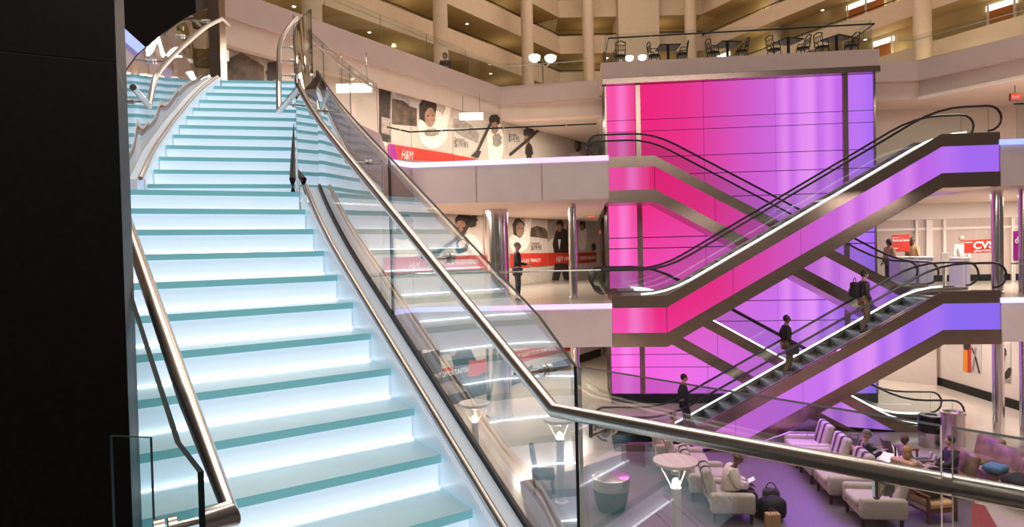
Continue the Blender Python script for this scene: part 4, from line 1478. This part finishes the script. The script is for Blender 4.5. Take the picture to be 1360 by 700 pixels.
p = at_z(688, 400, 0)
person('person in black jacket standing on the middle balcony holding papers', p, math.radians(-80), STAND, 'blackcloth', 'navy', 'greycloth', over=dict(wrl=(-.12, .30, 1.10), wrr=(.14, .30, 1.10)), hairstyle='cap', scale=1.03)
pp = p + V((0.33, -0.02, 1.12))
t = MB()
for k in range(4):
    t.frame(pp+V((0.02*k, 0.015*k, -0.012*k)), V((.15, .02, -.05)), V((-.01, .10, 0)), V((0, 0, .002)))
tag(t.build('paper_sheets', M['paper']), 'loose white papers in the hands of the man on the middle balcony', 'papers')


def on_esc(u, z0):
    best = None
    for i in range(1000):
        s = i*0.0105
        q = ESC0 + EV*s + NV*0.72
        uu = 680 + F_PX*(q.x)/(q.y)
        if best is None or abs(uu-u) < best[0]:
            z = z0 + 4.27*min(1, max(0, (s-1.55)/7.4))
            best = (abs(uu-u), V((q.x, q.y, z)))
    return best[1]


ea = math.atan2(EV.y, EV.x) - PI/2
person('lowest rider on the lower front escalator, in dark clothes', on_esc(905, G), ea, WALK, 'blackcloth', 'navy', 'hairblack')
person('middle rider on the lower front escalator, dark coat and shoulder bag', on_esc(1043, G), ea, WALK, 'blackcloth', 'khaki', 'hairblack', 'skindark')
person('topmost rider on the lower front escalator, wearing a backpack', on_esc(1147, G), ea, WALK, 'charcoal', 'khaki', 'hairblack')
def bag(name, label, c, size, m, cat='bag', rz=0.0, strap=True):
    t = thing(name, label, cat, tuple(c-UP*size[2]/2))
    R3 = Matrix.Rotation(rz, 3, 'Z')
    MB().rbox(c, size, min(size)*0.35, 3, R3).build('bag_body', M[m], t, True)
    MB().rbox(c+R3 @ V((0, size[1]*.5, -size[2]*.15)), (size[0]*.7, size[1]*.35, size[2]*.45), .02, 2, R3).build('front_pocket', M[m], t, True)
    if strap:
        MB().tube([c+R3 @ V((size[0]*.3*math.cos(a), 0, size[2]*(.42+.35*math.sin(a)))) for a in [PI*i/8 for i in range(9)]], .012, 6).build('strap', M['rubber'], t, True)
    return t
q = on_esc(1147, G)
bag('backpack', 'dark backpack on the back of the topmost escalator rider', q-EV*0.25+UP*1.22, (.30, .2, .46), 'blackcloth', rz=ea+PI)
q = on_esc(1043, G)
bag('shoulder_bag', 'dark shoulder bag at the side of the middle escalator rider', q+EV*0.05-NV*0.33+UP*0.82, (.36, .14, .28), 'charcoal', rz=0)

p = at_y(1277, 322, 22.3); p.z = 0
person('person in white coat behind the drugstore counter', p, PI*0.97, STAND, 'whitecloth', 'greycloth', 'hairgrey', scale=0.98)
p = at_y(1181, 325, 22.0); p.z = 0
person('person with curly dark hair walking past the dark red sign', p, PI*0.55, STAND, 'khaki', 'charcoal', 'hairblack', 'skindark', hairstyle='bob', scale=0.95)
p = at_y(1212, 325, 22.6); p.z = 0
person('person in tan coat passing the red sign in the drugstore entrance', p, -PI*0.4, STAND, 'tan', 'charcoal', 'hairbrown', hairstyle='long', scale=0.97)

# ================================================================== LOUNGE
def armchair():
    t = thing('armchair', 'x', 'armchair')
    MB().rbox((0.03, 0, .30), (.70, .60, .22), .05).build('seat_base', M['fabric'], t, True)
    MB().rbox((0.10, 0, .44), (.66, .56, .15), .06, 4).build('seat_cushion', M['fabric'], t, True)
    R3 = Matrix.Rotation(math.radians(-14), 3, 'Y')
    bk = MB().rbox((-.33, 0, .70), (.17, .66, .66), .07, 4, R3).build('backrest', M['fabric'], t, True)
    for y in (-.13, .13):
        MB().rbox((-.33, y, .70), (.180, .05, .668), .07, 3, R3).build('stripe', M['stripe'], bk, True)
    for y in (-.37, .37):
        MB().rbox((0.02, y, .40), (.76, .15, .40), .06, 3).build('armrest', M['fabric'], t, True)
    for x in (-.28, .34):
        for y in (-.34, .34):
            MB().lathe([(.028, 0), (.034, .20)], (x, y, 0), 10).build('leg', M['brownlegs'], t, True)
    return t


AC = armchair()
CS = 1.2
rowA = [(4.55, 13.6, 'oatmeal armchair holding the person in white robe, front of the left row'), (4.42, 14.75, 'oatmeal armchair second in the left row, behind the person in white'),
        (4.28, 15.85, 'oatmeal armchair third in the left row facing right'), (4.15, 16.95, 'oatmeal armchair at the back of the left row next to the escalator foot')]
for i, (x, y, lab) in enumerate(rowA):
    if i == 0:
        AC.location = (x, y, cz)
        AC.rotation_euler = (0, 0, math.radians(-8))
        AC.scale = (CS, CS, 1.08)
        AC['label'] = lab
        AC['group'] = 'lounge armchairs'
    else:
        dup(AC, (x, y, cz), math.radians(-8), lab, 'lounge armchairs')
rowB = [(7.50, 13.15, 'oatmeal armchair at the front of the right row, back to the wood framed chair'), (7.48, 14.4, 'oatmeal armchair second in the right row, arm tucked behind the front one'),
        (7.62, 15.6, 'striped back armchair third in the right row under the handrail'), (7.78, 16.75, 'striped back armchair at the far end of the right row')]
for x, y, lab in rowB:
    dup(AC, (x, y, cz), PI-math.radians(8), lab, 'lounge armchairs')

# wood framed chair with tan cushions
def wood_chair(loc, rz, label):
    t = thing('wood_chair', label, 'armchair')
    for y in (-.33, .33):
        MB().rbox((0, y, .56), (.68, .07, .045), .012).build('arm', M['wood'], t, True)
        for x in (-.30, .30):
            MB().rbox((x, y, .28), (.055, .055, .56), .008).build('leg', M['wood'], t)
        MB().rbox((0, y, .22), (.60, .04, .05), .008).build('side_rail', M['wood'], t)
    MB().rbox((.30, 0, .24), (.05, .62, .08), .008).build('front_rail', M['wood'], t)
    MB().rbox((.02, 0, .35), (.62, .58, .14), .05, 3).build('seat_cushion', M['tan'], t, True)
    R3 = Matrix.Rotation(math.radians(-16), 3, 'Y')
    MB().rbox((-.30, 0, .64), (.14, .58, .52), .05, 3, R3).build('back_cushion', M['tan'], t, True)
    t.location = loc
    t.rotation_euler = (0, 0, rz)
    return t
q = V((8.75, 13.3, 0))
wood_chair((q.x, q.y, cz), math.radians(-80), 'brown wood framed chair with tan cushion behind the front right armchair')
o = MB().rbox((q.x-0.02, q.y+0.03, cz+.62), (.52, .46, .38), .15, 4, Matrix.Rotation(.3, 3, 'Z')).build('duffel_bag', M['charcoal'], None, True)
tag(o, 'dark grey soft bag piled on the wood framed chair', 'bag')
q2 = at_z(1152, 640, G)
wood_chair((q2.x, q2.y, cz), math.radians(-10), 'wood framed chair of the person reading, by the steel rail')
q3 = q2 + V((.55, -.95, 0))
wood_chair((q3.x, q3.y, cz), math.radians(20), 'wood framed chair of the blond person lying back')

def leather_chair(loc, rz, label):
    t = thing('leather_chair', label, 'armchair')
    MB().rbox((.02, 0, .25), (.78, .78, .26), .05).build('seat_base', M['leather'], t, True)
    MB().rbox((.08, 0, .42), (.70, .72, .18), .07, 4).build('seat_cushion', M['leather'], t, True)
    R3 = Matrix.Rotation(math.radians(-18), 3, 'Y')
    MB().rbox((-.34, 0, .68), (.20, .76, .60), .09, 4, R3).build('backrest', M['leather'], t, True)
    for x in (-.3, .32):
        for y in (-.32, .32):
            MB().lathe([(.03, 0), (.03, .13)], (x, y, 0), 8).build('leg', M['brownlegs'], t)
    t.location = loc
    t.rotation_euler = (0, 0, rz)
    t.scale = (.92, .92, 1)
    t['group'] = 'brown leather lounge chairs'
    return t
for x, y, lab in ((11.42, 15.5, 'brown leather chair furthest back in the row on the right'), (11.24, 14.6, 'brown leather chair in the middle of the row on the right'), (11.08, 13.7, 'brown leather chair nearest the edge on the right, with dark coats')):
    leather_chair((x, y, G+0.01), math.radians(-168), lab)
# person in white robe and the others
q = V((4.66, 13.6, cz+0.03))
person('person in white robe and patterned head wrap seated reading a tablet', q, math.radians(-98), SIT, 'whitecloth', 'charcoal', 'turban', 'skindark', hairstyle='wrap', robe=True, tilt=-0.35, over=dict(chest=(0, .0, .88), neck=(0, .06, 1.04), head=(0, .12, 1.16), shl=(-.18, .0, .97), shr=(.18, .0, .97), wrl=(-.10, .34, .66), wrr=(.10, .34, .66)))
tb = V((5.06, 13.55, cz+.77))
t = thing('tablet', 'bright tablet in the hands of the person in white robe', 'tablet', tuple(tb))
R3 = Matrix.Rotation(-.2, 3, 'Z') @ Matrix.Rotation(-.5, 3, 'Y')
MB().rbox(tb, (.17, .24, .012), .004, 1, R3).build('tablet_case', M['pinkprint'], t)
MB().rbox(tb+V((-.006, 0, .008)), (.15, .21, .004), 0, 1, R3).build('tablet_screen', M['screen'], t)
bag('holdall', 'black holdall piled in front of the person in white robe', V((5.42, 13.35, cz+.24)), (.55, .42, .46), 'blackcloth', rz=.3)
bag('backpack', 'dark backpack standing beside the black holdall on the carpet', V((5.55, 13.72, cz+.26)), (.36, .28, .50), 'charcoal', rz=-.4)
pb = V((5.22, 12.85, cz))
t = thing('paper_bag', 'brown paper shopping bag at the foot of the front left armchair', 'bag', tuple(pb))
MB().rbox(pb+UP*.17, (.28, .16, .34), .012, 1).build('bag_body', M['tan'], t)
for y in (-.05, .05):
    MB().tube([pb+V((-.06, y, .34)), pb+V((-.05, y, .42)), pb+V((.05, y, .42)), pb+V((.06, y, .34))], .006, 5).build('handle', M['wood'], t)
q = V((4.26, 16.95, cz+0.03))
person('person with dark hair in the furthest chair of the left row', q, math.radians(-98), SIT, 'blackcloth', 'navy', 'hairblack')
# reading group
person('person in black top and grey hat reading in a chair by the steel rail', (q2.x, q2.y, cz-0.06), math.radians(-100), SIT, 'blackcloth', 'greycloth', 'greycloth', hairstyle='cap', tilt=-.2, over=dict(wrl=(-.14, .30, .86), wrr=(.14, .30, .86)))
bk_ = V((q2.x+.42, q2.y-.06, cz+.90))
t = thing('book', 'open grey book held by the reading person in black top', 'book', tuple(bk_))
MB().frame(bk_+V((0, .12, 0)), V((.02, .11, .02)), V((.006, 0, 0)), V((-.04, .0, .15))).build('left_cover', M['greycloth'], t)
MB().frame(bk_+V((0, -.12, 0)), V((-.02, .11, -.02)), V((.006, 0, 0)), V((-.04, .0, .15))).build('right_cover', M['greycloth'], t)
person('blond person in pink top slouching in a wood framed chair', (q3.x, q3.y, cz-0.06), math.radians(-70), SIT, 'pinkcloth', 'blackcloth', 'hairblond', hairstyle='long', over=dict(chest=(0, -.16, .82), neck=(0, -.20, .98), head=(0, -.20, 1.10), shl=(-.18, -.16, .92), shr=(.18, -.16, .92), anl=(-.11, .62, .30), anr=(.11, .62, .30), knl=(-.11, .45, .56), knr=(.11, .45, .56)))
qc = at_z(1203, 640, G)
t = thing('footstool', 'dark low stool under the curly haired child', 'stool', (qc.x, qc.y, cz))
MB().rbox((qc.x, qc.y, cz+.38), (.5, .5, .14), .05, 3).build('cushion', M['charcoal'], t, True)
for sx in (-.18, .18):
    for sy in (-.18, .18):
        MB().lathe([(.02, 0), (.025, .32)], (qc.x+sx, qc.y+sy, cz), 8).build('leg', M['brownlegs'], t)
person('child with thick brown hair sitting with legs stretched to the right', (qc.x, qc.y, cz+.0), math.radians(-90), SIT, 'greycloth', 'greycloth', 'hairbrown', hairstyle='bob', scale=.85, shoes='redshoe', over=dict(knl=(-.10, .40, .60), anl=(-.10, .75, .62), knr=(.10, .40, .60), anr=(.10, .75, .60), pelvis=(0, 0, .58), hil=(-.09, .04, .57), hir=(.09, .04, .57)))
qm = at_z(1262, 655, G)
leather_chair((qm.x+.05, qm.y, G+.01), math.radians(172), 'brown leather chair under the person in black coat')
person('person with black hair and dark coat seated facing left behind the glass joint', (qm.x, qm.y, G+.0), math.radians(85), SIT, 'blackcloth', 'navy', 'hairblack', over=dict(wrl=(-.16, .46, .74), ell=(-.24, .18, .72)))
qs = at_z(1222, 640, G)
t = thing('side_table', 'small wooden side table between the child and the person in black coat', 'table', (qs.x, qs.y+.6, G))
MB().rbox((qs.x+.1, qs.y+.7, G+.62), (.42, .42, .04), .008).build('table_top', M['wood'], t)
for sx in (-.17, .17):
    for sy in (-.17, .17):
        MB().rbox((qs.x+.1+sx, qs.y+.7+sy, G+.30), (.04, .04, .60), .005, 1).build('leg', M['wood'], t)
ql = V((11.24, 14.6, 0))
o = MB().rbox((ql.x-.25, ql.y-.18, G+.60), (.46, .40, .16), .07, 4, Matrix.Rotation(.5, 3, 'Z')).build('folded_jeans', M['bluecloth'], None, True)
tag(o, 'blue denim heap on the middle brown leather chair', 'clothes')
ql = V((11.08, 13.7, 0))
o = MB().rbox((ql.x-.20, ql.y-.12, G+.62), (.62, .50, .20), .09, 4, Matrix.Rotation(.4, 3, 'Z')).build('folded_coat', M['blackcloth'], None, True)
tag(o, 'black coat heaped on the nearest brown leather chair', 'clothes')

# post lamps
def post_lamp(c, label):
    t = thing('post_lamp', label, 'lamp')
    H = 1.97
    MB().lathe([(.16, 0), (.16, .03), (.095, .05), (.09, 1.42), (.10, 1.44), (.10, 1.48)], (0, 0, 0), 20).build('post', M['frost'], t, True)
    MB().lathe([(.01, 1.80), (.14, 1.82), (.36, 1.90), (.40, 1.96), (.40, 1.975), (.01, 1.975)], (0, 0, 0), 28).build('reflector_disc', M['lampdisc'], t, True)
    for k in range(3):
        a = 2*PI*k/3+.5
        MB().tube([(.08*math.cos(a), .08*math.sin(a), 1.47), (.33*math.cos(a), .33*math.sin(a), 1.89)], .012, 6).build('strut', M['white'], t)
    MB().ball((0, 0, 1.56), (.07, .07, .09), 12).build('bulb', M['lampglow'], t, True)
    t.location = c
    t['group'] = 'post lamps on the ground floor'
    return t
for i, (u, v, lab) in enumerate(((897, 612, 'large post lamp with disc reflector beside the left row of armchairs'), (630, 535, 'post lamp furthest left, seen through the lower stair glass'), (743, 555, 'post lamp seen through glass just below the handrail bend'))):
    q = at_z(u, v, G+1.97)
    if i == 0:
        PLMP = post_lamp((q.x, q.y, G+.007), lab)
    else:
        dup(PLMP, (q.x, q.y, G+.002), 1.1*i, lab, 'post lamps on the ground floor')

# round drum table, dark chairs behind the stair glass
q = at_z(811, 632, G+.75)
t = thing('drum_table', 'round steel topped drum table left of the large lamp', 'table', (q.x, q.y, G))
MB().lathe([(.40, .48), (.42, .50), (.42, .74), (.40, .755), (.01, .755)], (q.x, q.y, G), 32).build('steel_top', M['steel'], t, True)
MB().lathe([(.30, 0), (.36, .20), (.40, .48)], (q.x, q.y, G+.007), 28).build('drum_base', M['charcoal'], t, True)
q = at_z(722, 652, G)
t = thing('dark_chair', 'dark high-backed chair seen through the stair glass', 'chair', (q.x, q.y, G))
MB().rbox((q.x, q.y, G+.42), (.55, .55, .14), .04).build('seat', M['charcoal'], t, True)
MB().rbox((q.x-.22, q.y, G+.75), (.12, .55, .75), .05, 3, Matrix.Rotation(-.15, 3, 'Y')).build('backrest', M['charcoal'], t, True)
for sx in (-.22, .22):
    for sy in (-.22, .22):
        MB().rbox((q.x+sx, q.y+sy, G+.185), (.05, .05, .36), .005, 1).build('leg', M['brownlegs'], t)

# bins near the escalator foot
q = at_z(1237, 592, G)
t = thing('litter_bin', 'black drum litter bin with steel lower half near the right escalator foot', 'bin', (q.x, q.y, G))
MB().lathe([(.31, 0), (.32, .02), (.32, .42)], (q.x, q.y, G), 28).build('steel_lower_shell', M['steel'], t, True)
MB().lathe([(.33, .42), (.33, .86), (.30, .89), (.16, .89), (.14, .86)], (q.x, q.y, G), 28).build('black_upper_shell', M['darkmetal'], t, True)
MB().tube([(q.x-.07, q.y-.34, G+.56), (q.x-.05, q.y-.36, G+.62), (q.x+.05, q.y-.36, G+.62), (q.x+.07, q.y-.34, G+.56)], .014, 6).build('clasp', M['chrome'], t, True)
q = at_z(1266, 603, G)
t = thing('litter_bin', 'tall plain steel cylinder bin right of the black one', 'bin', (q.x, q.y, G))
MB().lathe([(.28, 0), (.28, 1.10), (.30, 1.11), (.30, 1.16), (.24, 1.17), (.22, 1.10)], (q.x, q.y, G), 28).build('shell', M['steel'], t, True)
MB().lathe([(.285, .02), (.285, .10)], (q.x, q.y, G), 28).build('base_ring', M['darkmetal'], t, True)

# steel ramp handrail in the lounge
t = thing('ramp_handrail', 'thin steel handrail with posts at the edge of the lounge ramp', 'handrail', (6.5, 17, G))
pts = [at_y(992, 594, 16.95), at_y(1050, 574, 17.0), at_y(1140, 576, 16.9)]
for a, b in zip(pts[:-1], pts[1:]):
    MB().tube([a, b], .02, 8).build('rail', M['steel'], t, True)
for q in (pts[1].lerp(pts[2], .25), pts[2], pts[1].lerp(pts[2], .88), pts[0]):
    MB().tube([V((q.x, q.y, G)), q], .018, 8).build('post', M['steel'], t, True)

# ================================================================== TERRACE CAFE
def cafe_chair():
    t = thing('cafe_chair', 'x', 'chair')
    MB().lathe([(.20, .40), (.22, .415), (.22, .47), (.19, .48)], (0, 0, 0), 16).build('seat', M['darkmetal'], t, True)
    for sx, sy in ((-1, -1), (-1, 1), (1, -1), (1, 1)):
        MB().tube([(sx*.20, sy*.19, 0), (sx*.15, sy*.15, .45)], .018, 6).build('leg', M['darkmetal'], t)
    b = MB()
    b.tube([(-.17, -.17, .45), (-.23, -.18, .90), (-.24, 0, .96), (-.23, .18, .90), (-.17, .17, .45)], .022, 6)
    b.tube([(-.19, -.175, .62), (-.20, .175, .62)], .014, 5)
    b.tube([(-.22, -.18, .80), (-.22, .18, .80)], .014, 5)
    for y in (-.09, 0, .09):
        b.tube([(-.19, y, .62), (-.22, y, .80)], .012, 5)
    b.build('backrest', M['darkmetal'], t)
    for sy in (-1, 1):
        MB().tube([(-.21, sy*.18, .66), (.05, sy*.22, .66), (.12, sy*.2, .46)], .018, 6).build('arm', M['darkmetal'], t)
    return t
def cafe_table():
    t = thing('cafe_table', 'x', 'table')
    MB().rbox((0, 0, .735), (.80, .80, .045), .008, 1).build('table_top', M['darkmetal'], t)
    MB().lathe([(.055, .02), (.055, .72)], (0, 0, 0), 10).build('pedestal', M['darkmetal'], t)
    MB().lathe([(.25, 0), (.24, .02), (.05, .04)], (0, 0, 0), 16).build('base', M['darkmetal'], t)
    return t
CT, CC = cafe_table(), cafe_chair()
first = [True, True]
tl = ['black terrace table furthest left', 'black terrace table second from the left', 'black terrace table second from the right', 'black terrace table furthest right']
for i, u in enumerate((887, 966, 1047, 1111)):
    q = at_plane(u, 60, PINK0+NV*0.75, NV)
    q.z = L4-.08
    if i == 0:
        CT.location = q
        CT['label'] = tl[0]
        CT['group'] = 'terrace tables'
    else:
        dup(CT, q, .15*i, tl[i], 'terrace tables')
    for k, (dx, rz, side) in enumerate(((-.52, 0.1, 'left'), (.52, PI-.15, 'right'))):
        lab = 'black cafe chair %s of the %s' % (side, tl[i].replace('black terrace ', 'terrace '))
        cl = q + EV*dx
        if first[0]:
            first[0] = False
            CC.location = cl
            CC.rotation_euler = (0, 0, rz)
            CC['label'] = lab
            CC['group'] = 'terrace chairs'
        else:
            dup(CC, cl, rz+.12*i, lab, 'terrace chairs')
q = at_plane(823, 70, PINK0+NV*0.6, NV)
q.z = L4-.08
dup(CC, q, PI/2, 'black metal cafe chair alone at the left end of the terrace', 'terrace chairs')

# terrace lamps and gallery lamps
def globe_lamp(c, label, h, n=2):
    t = thing('globe_lamp', label, 'lamp', tuple(c))
    MB().lathe([(.14, 0), (.12, .05), (.035, .10), (.03, h-.3)], c, 14).build('post', M['bronze'], t, True)
    for k in range(n):
        a = 2*PI*k/n + .15
        e = c+V((.38*math.cos(a), .38*math.sin(a), h-.1)) if n > 1 else c+UP*h
        MB().tube([c+UP*(h-.4), c+V((.2*math.cos(a), .2*math.sin(a), h-.42)), e-UP*.12], .02, 6).build('arm', M['bronze'], t, True)
        gk = 1.0 if n > 1 else .6
        MB().lathe([(.10*gk, -.12*gk), (.24*gk, -.02), (.28*gk, .14*gk), (.20*gk, .20*gk)], e, 18).build('globe', M['globe'], t, True)
    return t
q = at_y(721, 100, 30); q.z = L4
globe_lamp(q, 'twin lamp with glowing bowls on the top gallery left of the terrace', 2.1)
for u, lab in ((836, 'small glowing bowl lamp beside the lone terrace chair'), (853, 'small glowing bowl lamp just left of the first terrace table')):
    q = at_plane(u, 78, PINK0+NV*1.6, NV)
    q.z = L4-.08
    globe_lamp(q, lab, .62, 1)
q = V((at_y(591, 75, 26.5).x, 26.5, L4))
t = thing('lounge_seat', 'dark low seat of the person on the top gallery', 'chair', tuple(q))
MB().rbox(q+UP*.30, (.6, .6, .24), .05).build('seat', M['charcoal'], t, True)
MB().rbox(q+V((-.2, .25, .55)), (.6, .14, .5), .05).build('backrest', M['charcoal'], t, True)
for sx in (-.2, .2):
    MB().rbox(q+V((sx, 0, .09)), (.06, .5, .18), .005, 1).build('leg', M['brownlegs'], t)
person('person with dark hair seated on the top gallery behind the parapet', q, PI, SIT, 'blackcloth', 'navy', 'hairblack', hairstyle='bob')

# hotel corridor doors with lit transoms on the right wing, lamps
a, b = H2, H3
d = (b-a).normalized()
n = V((d.y, -d.x, 0))
wallo = a - n*1.5
di = 0
for (u, v, fl) in ((1172, 68, 0), (1330, 40, 0), (1352, 20, 1), (1138, 12, 1), (1163, 2, 1), (975, 22, 0), (960, 20, 1)):
    z = FLOORS[fl]+.3
    vv = min(range(-160, 200), key=lambda k: abs(at_plane(u, k, wallo, n).z-(z+2.1)))
    q = at_plane(u, vv, wallo, n)
    q = V((q.x, q.y, z))
    t = thing('hotel_door', 'orange wooden hotel door under a lit white transom, %s' % ['lowest right gallery just right of the terrace', 'lowest right gallery near the picture edge', 'second right gallery at the picture edge', 'second right gallery above the terrace end', 'second right gallery next left of the thick column', 'lowest right gallery behind the terrace', 'second right gallery above the second terrace table'][di], 'door', tuple(q))
    di += 1
    MB().frame(q+UP*1.0, d*.55, n*.03, UP*1.0).build('door_leaf', M['doororange'], t)
    MB().frame(q+UP*2.16, d*.70, n*.04, UP*.14).build('lit_transom', M['whiteglow'], t)
    for s in (-.56, .56):
        MB().frame(q+d*s*1.1+UP*1.15, d*.06, n*.05, UP*1.15).build('jamb', M['doorframe'], t)
    MB().ball(q+d*.4+n*.06+UP*1.0, .035, 8).build('door_knob', M['steel'], t)

# recessed lamps under gallery slabs
dl = []
def downlight(p, label, r=.13):
    t = thing('downlight', label, 'light', tuple(p))
    MB().lathe([(r, 0), (r, -.03), (r*.8, -.04)], p, 16).build('trim_ring', M['white'], t, True)
    MB().lathe([(r*.75, -.035), (r*.6, -.055), (.01, -.06)], p, 16).build('lens', M['warm'], t, True)
for (wing, frac, fl, txt) in (('left', .62, 1, 'left gallery lamp above the stair head'), ('left', .70, 1, 'left gallery lamp between first and second columns'), ('left', .80, 1, 'left gallery lamp right of the second column'), ('left', .88, 1, 'left gallery lamp left of the third column'), ('left', .74, 2, 'upper left gallery lamp near the second column'), ('left', .84, 2, 'upper left gallery lamp near the third column'), ('right', .34, 2, 'right gallery lamp right of the thick column'), ('right', .26, 1, 'right gallery lamp left of the thick column'), ('right', .20, 2, 'right gallery lamp above the terrace end'), ('back', .35, 2, 'back gallery lamp left of the pale shaft')):
    a, b = wings[wing]
    d = (b-a).normalized()
    n = V((d.y, -d.x, 0))
    q = a+(b-a)*frac-n*1.2
    downlight(V((q.x, q.y, FLOORS[fl])), 'small round recessed lamp, '+txt)

# point and area lights, some of them added fill
def lamp_point(name, p, power, col=(1.0, .84, .66), r=.15):
    l = bpy.data.lights.new(name, 'POINT')
    l.energy = power
    l.color = col
    l.shadow_soft_size = r
    o = bpy.data.objects.new(name, l)
    COL.objects.link(o)
    o.location = p
    return o


def lamp_area(name, p, power, sx, sy, rot=(0, 0, 0), col=(1.0, .86, .70)):
    l = bpy.data.lights.new(name, 'AREA')
    l.energy = power
    l.color = col
    l.shape = 'RECTANGLE'
    l.size, l.size_y = sx, sy
    o = bpy.data.objects.new(name, l)
    COL.objects.link(o)
    o.location = p
    o.rotation_euler = rot
    return o


# glowing bars on hangers, added to stand for fluorescent reflections in the glass
for k, (u, v, y, w, lab) in enumerate(((626, 155, 22.5, .85, 'added glowing bar for a lamp reflection in front of the upper banner by the man with the ski pole'), (470, 118, 17.5, 1.0, 'added glowing bar for a lamp reflection behind the curved glass guard'), (286, 74, 14.8, .55, 'added glowing bar for a lamp reflection near the steel pier at the stair head'))):
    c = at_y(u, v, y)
    t = thing('reflection_bar', lab, 'light', tuple(c))
    MB().rbox(c+V((0, .06, .02)), (w, .10, .26), .01, 1).build('bar_body', M['white'], t)
    MB().rbox(c-V((0, .0, 0)), (w-.04, .05, .20), .02, 2).build('tube', M['whiteglow'], t)
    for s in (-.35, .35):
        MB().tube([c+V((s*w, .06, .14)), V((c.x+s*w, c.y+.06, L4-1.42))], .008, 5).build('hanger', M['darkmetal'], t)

# ================================================================== LIGHT
wd_ = bpy.data.worlds.new('world')
S.world = wd_
wd_.use_nodes = True
wd_.node_tree.nodes['Background'].inputs[0].default_value = (1.0, .84, .70, 1)
wd_.node_tree.nodes['Background'].inputs[1].default_value = 0.10
# general fill added high under the roof, out of view
for x, y in ((-6, 14), (8, 16), (20, 20), (6, 38)):
    lamp_area('atrium_fill', (x, y, 28.5), 1900, 12, 12, (0, 0, 0), (1.0, .87, .72))
# gallery corridor lamps
for side, (a, b) in wings.items():
    d = (b-a).normalized()
    n = V((d.y, -d.x, 0))
    L = (b-a).length
    for z in FLOORS:
        k = max(2, int(L/9))
        for i in range(k):
            q = a+d*(L*(i+.5)/k)-n*(.8 if side == 'right' else 1.7)
            lamp_point('gallery_lamp', (q.x, q.y, z+2.2-.5), 24, (1.0, .80, .50), .2)
for x, y in ((-16, 22), (-6, 32), (6, 40), (22, 32), (24, 22)):
    lamp_point('gallery_lamp', (x, y, L4+2.3), 120, (1.0, .80, .52), .3)
# shop ceilings
for t_ in (-4, 0, 4, 8):
    q = wpt(t_, 0, 2.2)
    lamp_area('shop_lamp', (q.x, q.y, L3-1.3), 170, 2.5, .5, (0, 0, math.atan2(WR.y, WR.x)), (1.0, .88, .74))
    lamp_area('shop_lamp', (q.x, q.y, L4-1.5), 170, 2.5, .5, (0, 0, math.atan2(WR.y, WR.x)), (1.0, .86, .70))
    lamp_area('shop_lamp', (q.x, q.y, L2-1.3), 150, 2.5, .5, (0, 0, math.atan2(WR.y, WR.x)), (1.0, .88, .74))
for x in (15, 18, 21):
    lamp_area('shop_lamp', (x, 21.0, L3-1.3), 170, 2, 1.2, (0, 0, 0), (1.0, .90, .80))
    lamp_area('shop_lamp', (x, 21.0, L4-1.5), 120, 2, 1.2, (0, 0, 0), (1.0, .88, .76))
for x, y in ((15.5, 18.5), (15.5, 22.5), (15.0, 26.0)):
    lamp_area('shop_lamp', (x, y, L2-1.25), 90, 1.5, 1.5, (0, 0, 0), (1.0, .92, .86))
for i, (u, v) in enumerate(((897, 612), (630, 535), (743, 555))):
    q = at_z(u, v, G+1.97)
    lamp_point('post_lamp_bulb', (q.x, q.y, G+1.70), 10, (1.0, .84, .6), .06)
for x, y in ((6.5, 13.5), (10.5, 14.5)):  # fill areas added in the open void above the lounge
    lamp_area('lounge_fill', (x, y, 3.0), 120, 2, 2, (0, 0, 0), (1.0, .86, .80))

# unseen fill areas added behind the camera to brighten what faces it
def aim(o, tgt):
    o.rotation_euler = (V(tgt)-o.location).to_track_quat('-Z', 'Y').to_euler()
aim(lamp_area('landing_fill', (6.0, -3.5, 12.3), 800, 12, 4.5, (0, 0, 0), (1.0, .90, .84)), (2, 17, 1))
lamp_area('atrium_fill', (1.5, 5.5, 10.5), 260, 6, 5, (0, 0, 0), (1.0, .92, .84))  # added fill above the void, brightens the rails from overhead
aim(lamp_area('landing_fill', (1, -2.5, 6.0), 45, 4, 2, (0, 0, 0), (1.0, .90, .82)), (.8, 2, .8))
# added lamps that strengthen the glowing panels' coloured spill on the lounge floor
for s_, c_, p_ in ((2.0, (1.0, .12, .75), 60), (5.2, (.50, .14, 1.0), 210), (8.2, (.55, .3, 1.0), 25)):
    q = ESC0+EV*s_-NV*0.25
    aim(lamp_area('wall_spill_fill', (q.x, q.y, -1.2), p_, 2.2, .5, (0, 0, 0), c_), (q.x, q.y-4.0, G))

S.cycles.use_denoising = True
S.cycles.max_bounces = 10
S.cycles.transparent_max_bounces = 32
S.cycles.sample_clamp_indirect = 6.0
S.cycles.caustics_reflective = False
S.cycles.caustics_refractive = False
S.view_settings.view_transform = 'Standard'
S.view_settings.look = 'None'
S.view_settings.exposure = 0.0
S.view_settings.gamma = 1.0
S.view_settings.use_curve_mapping = False
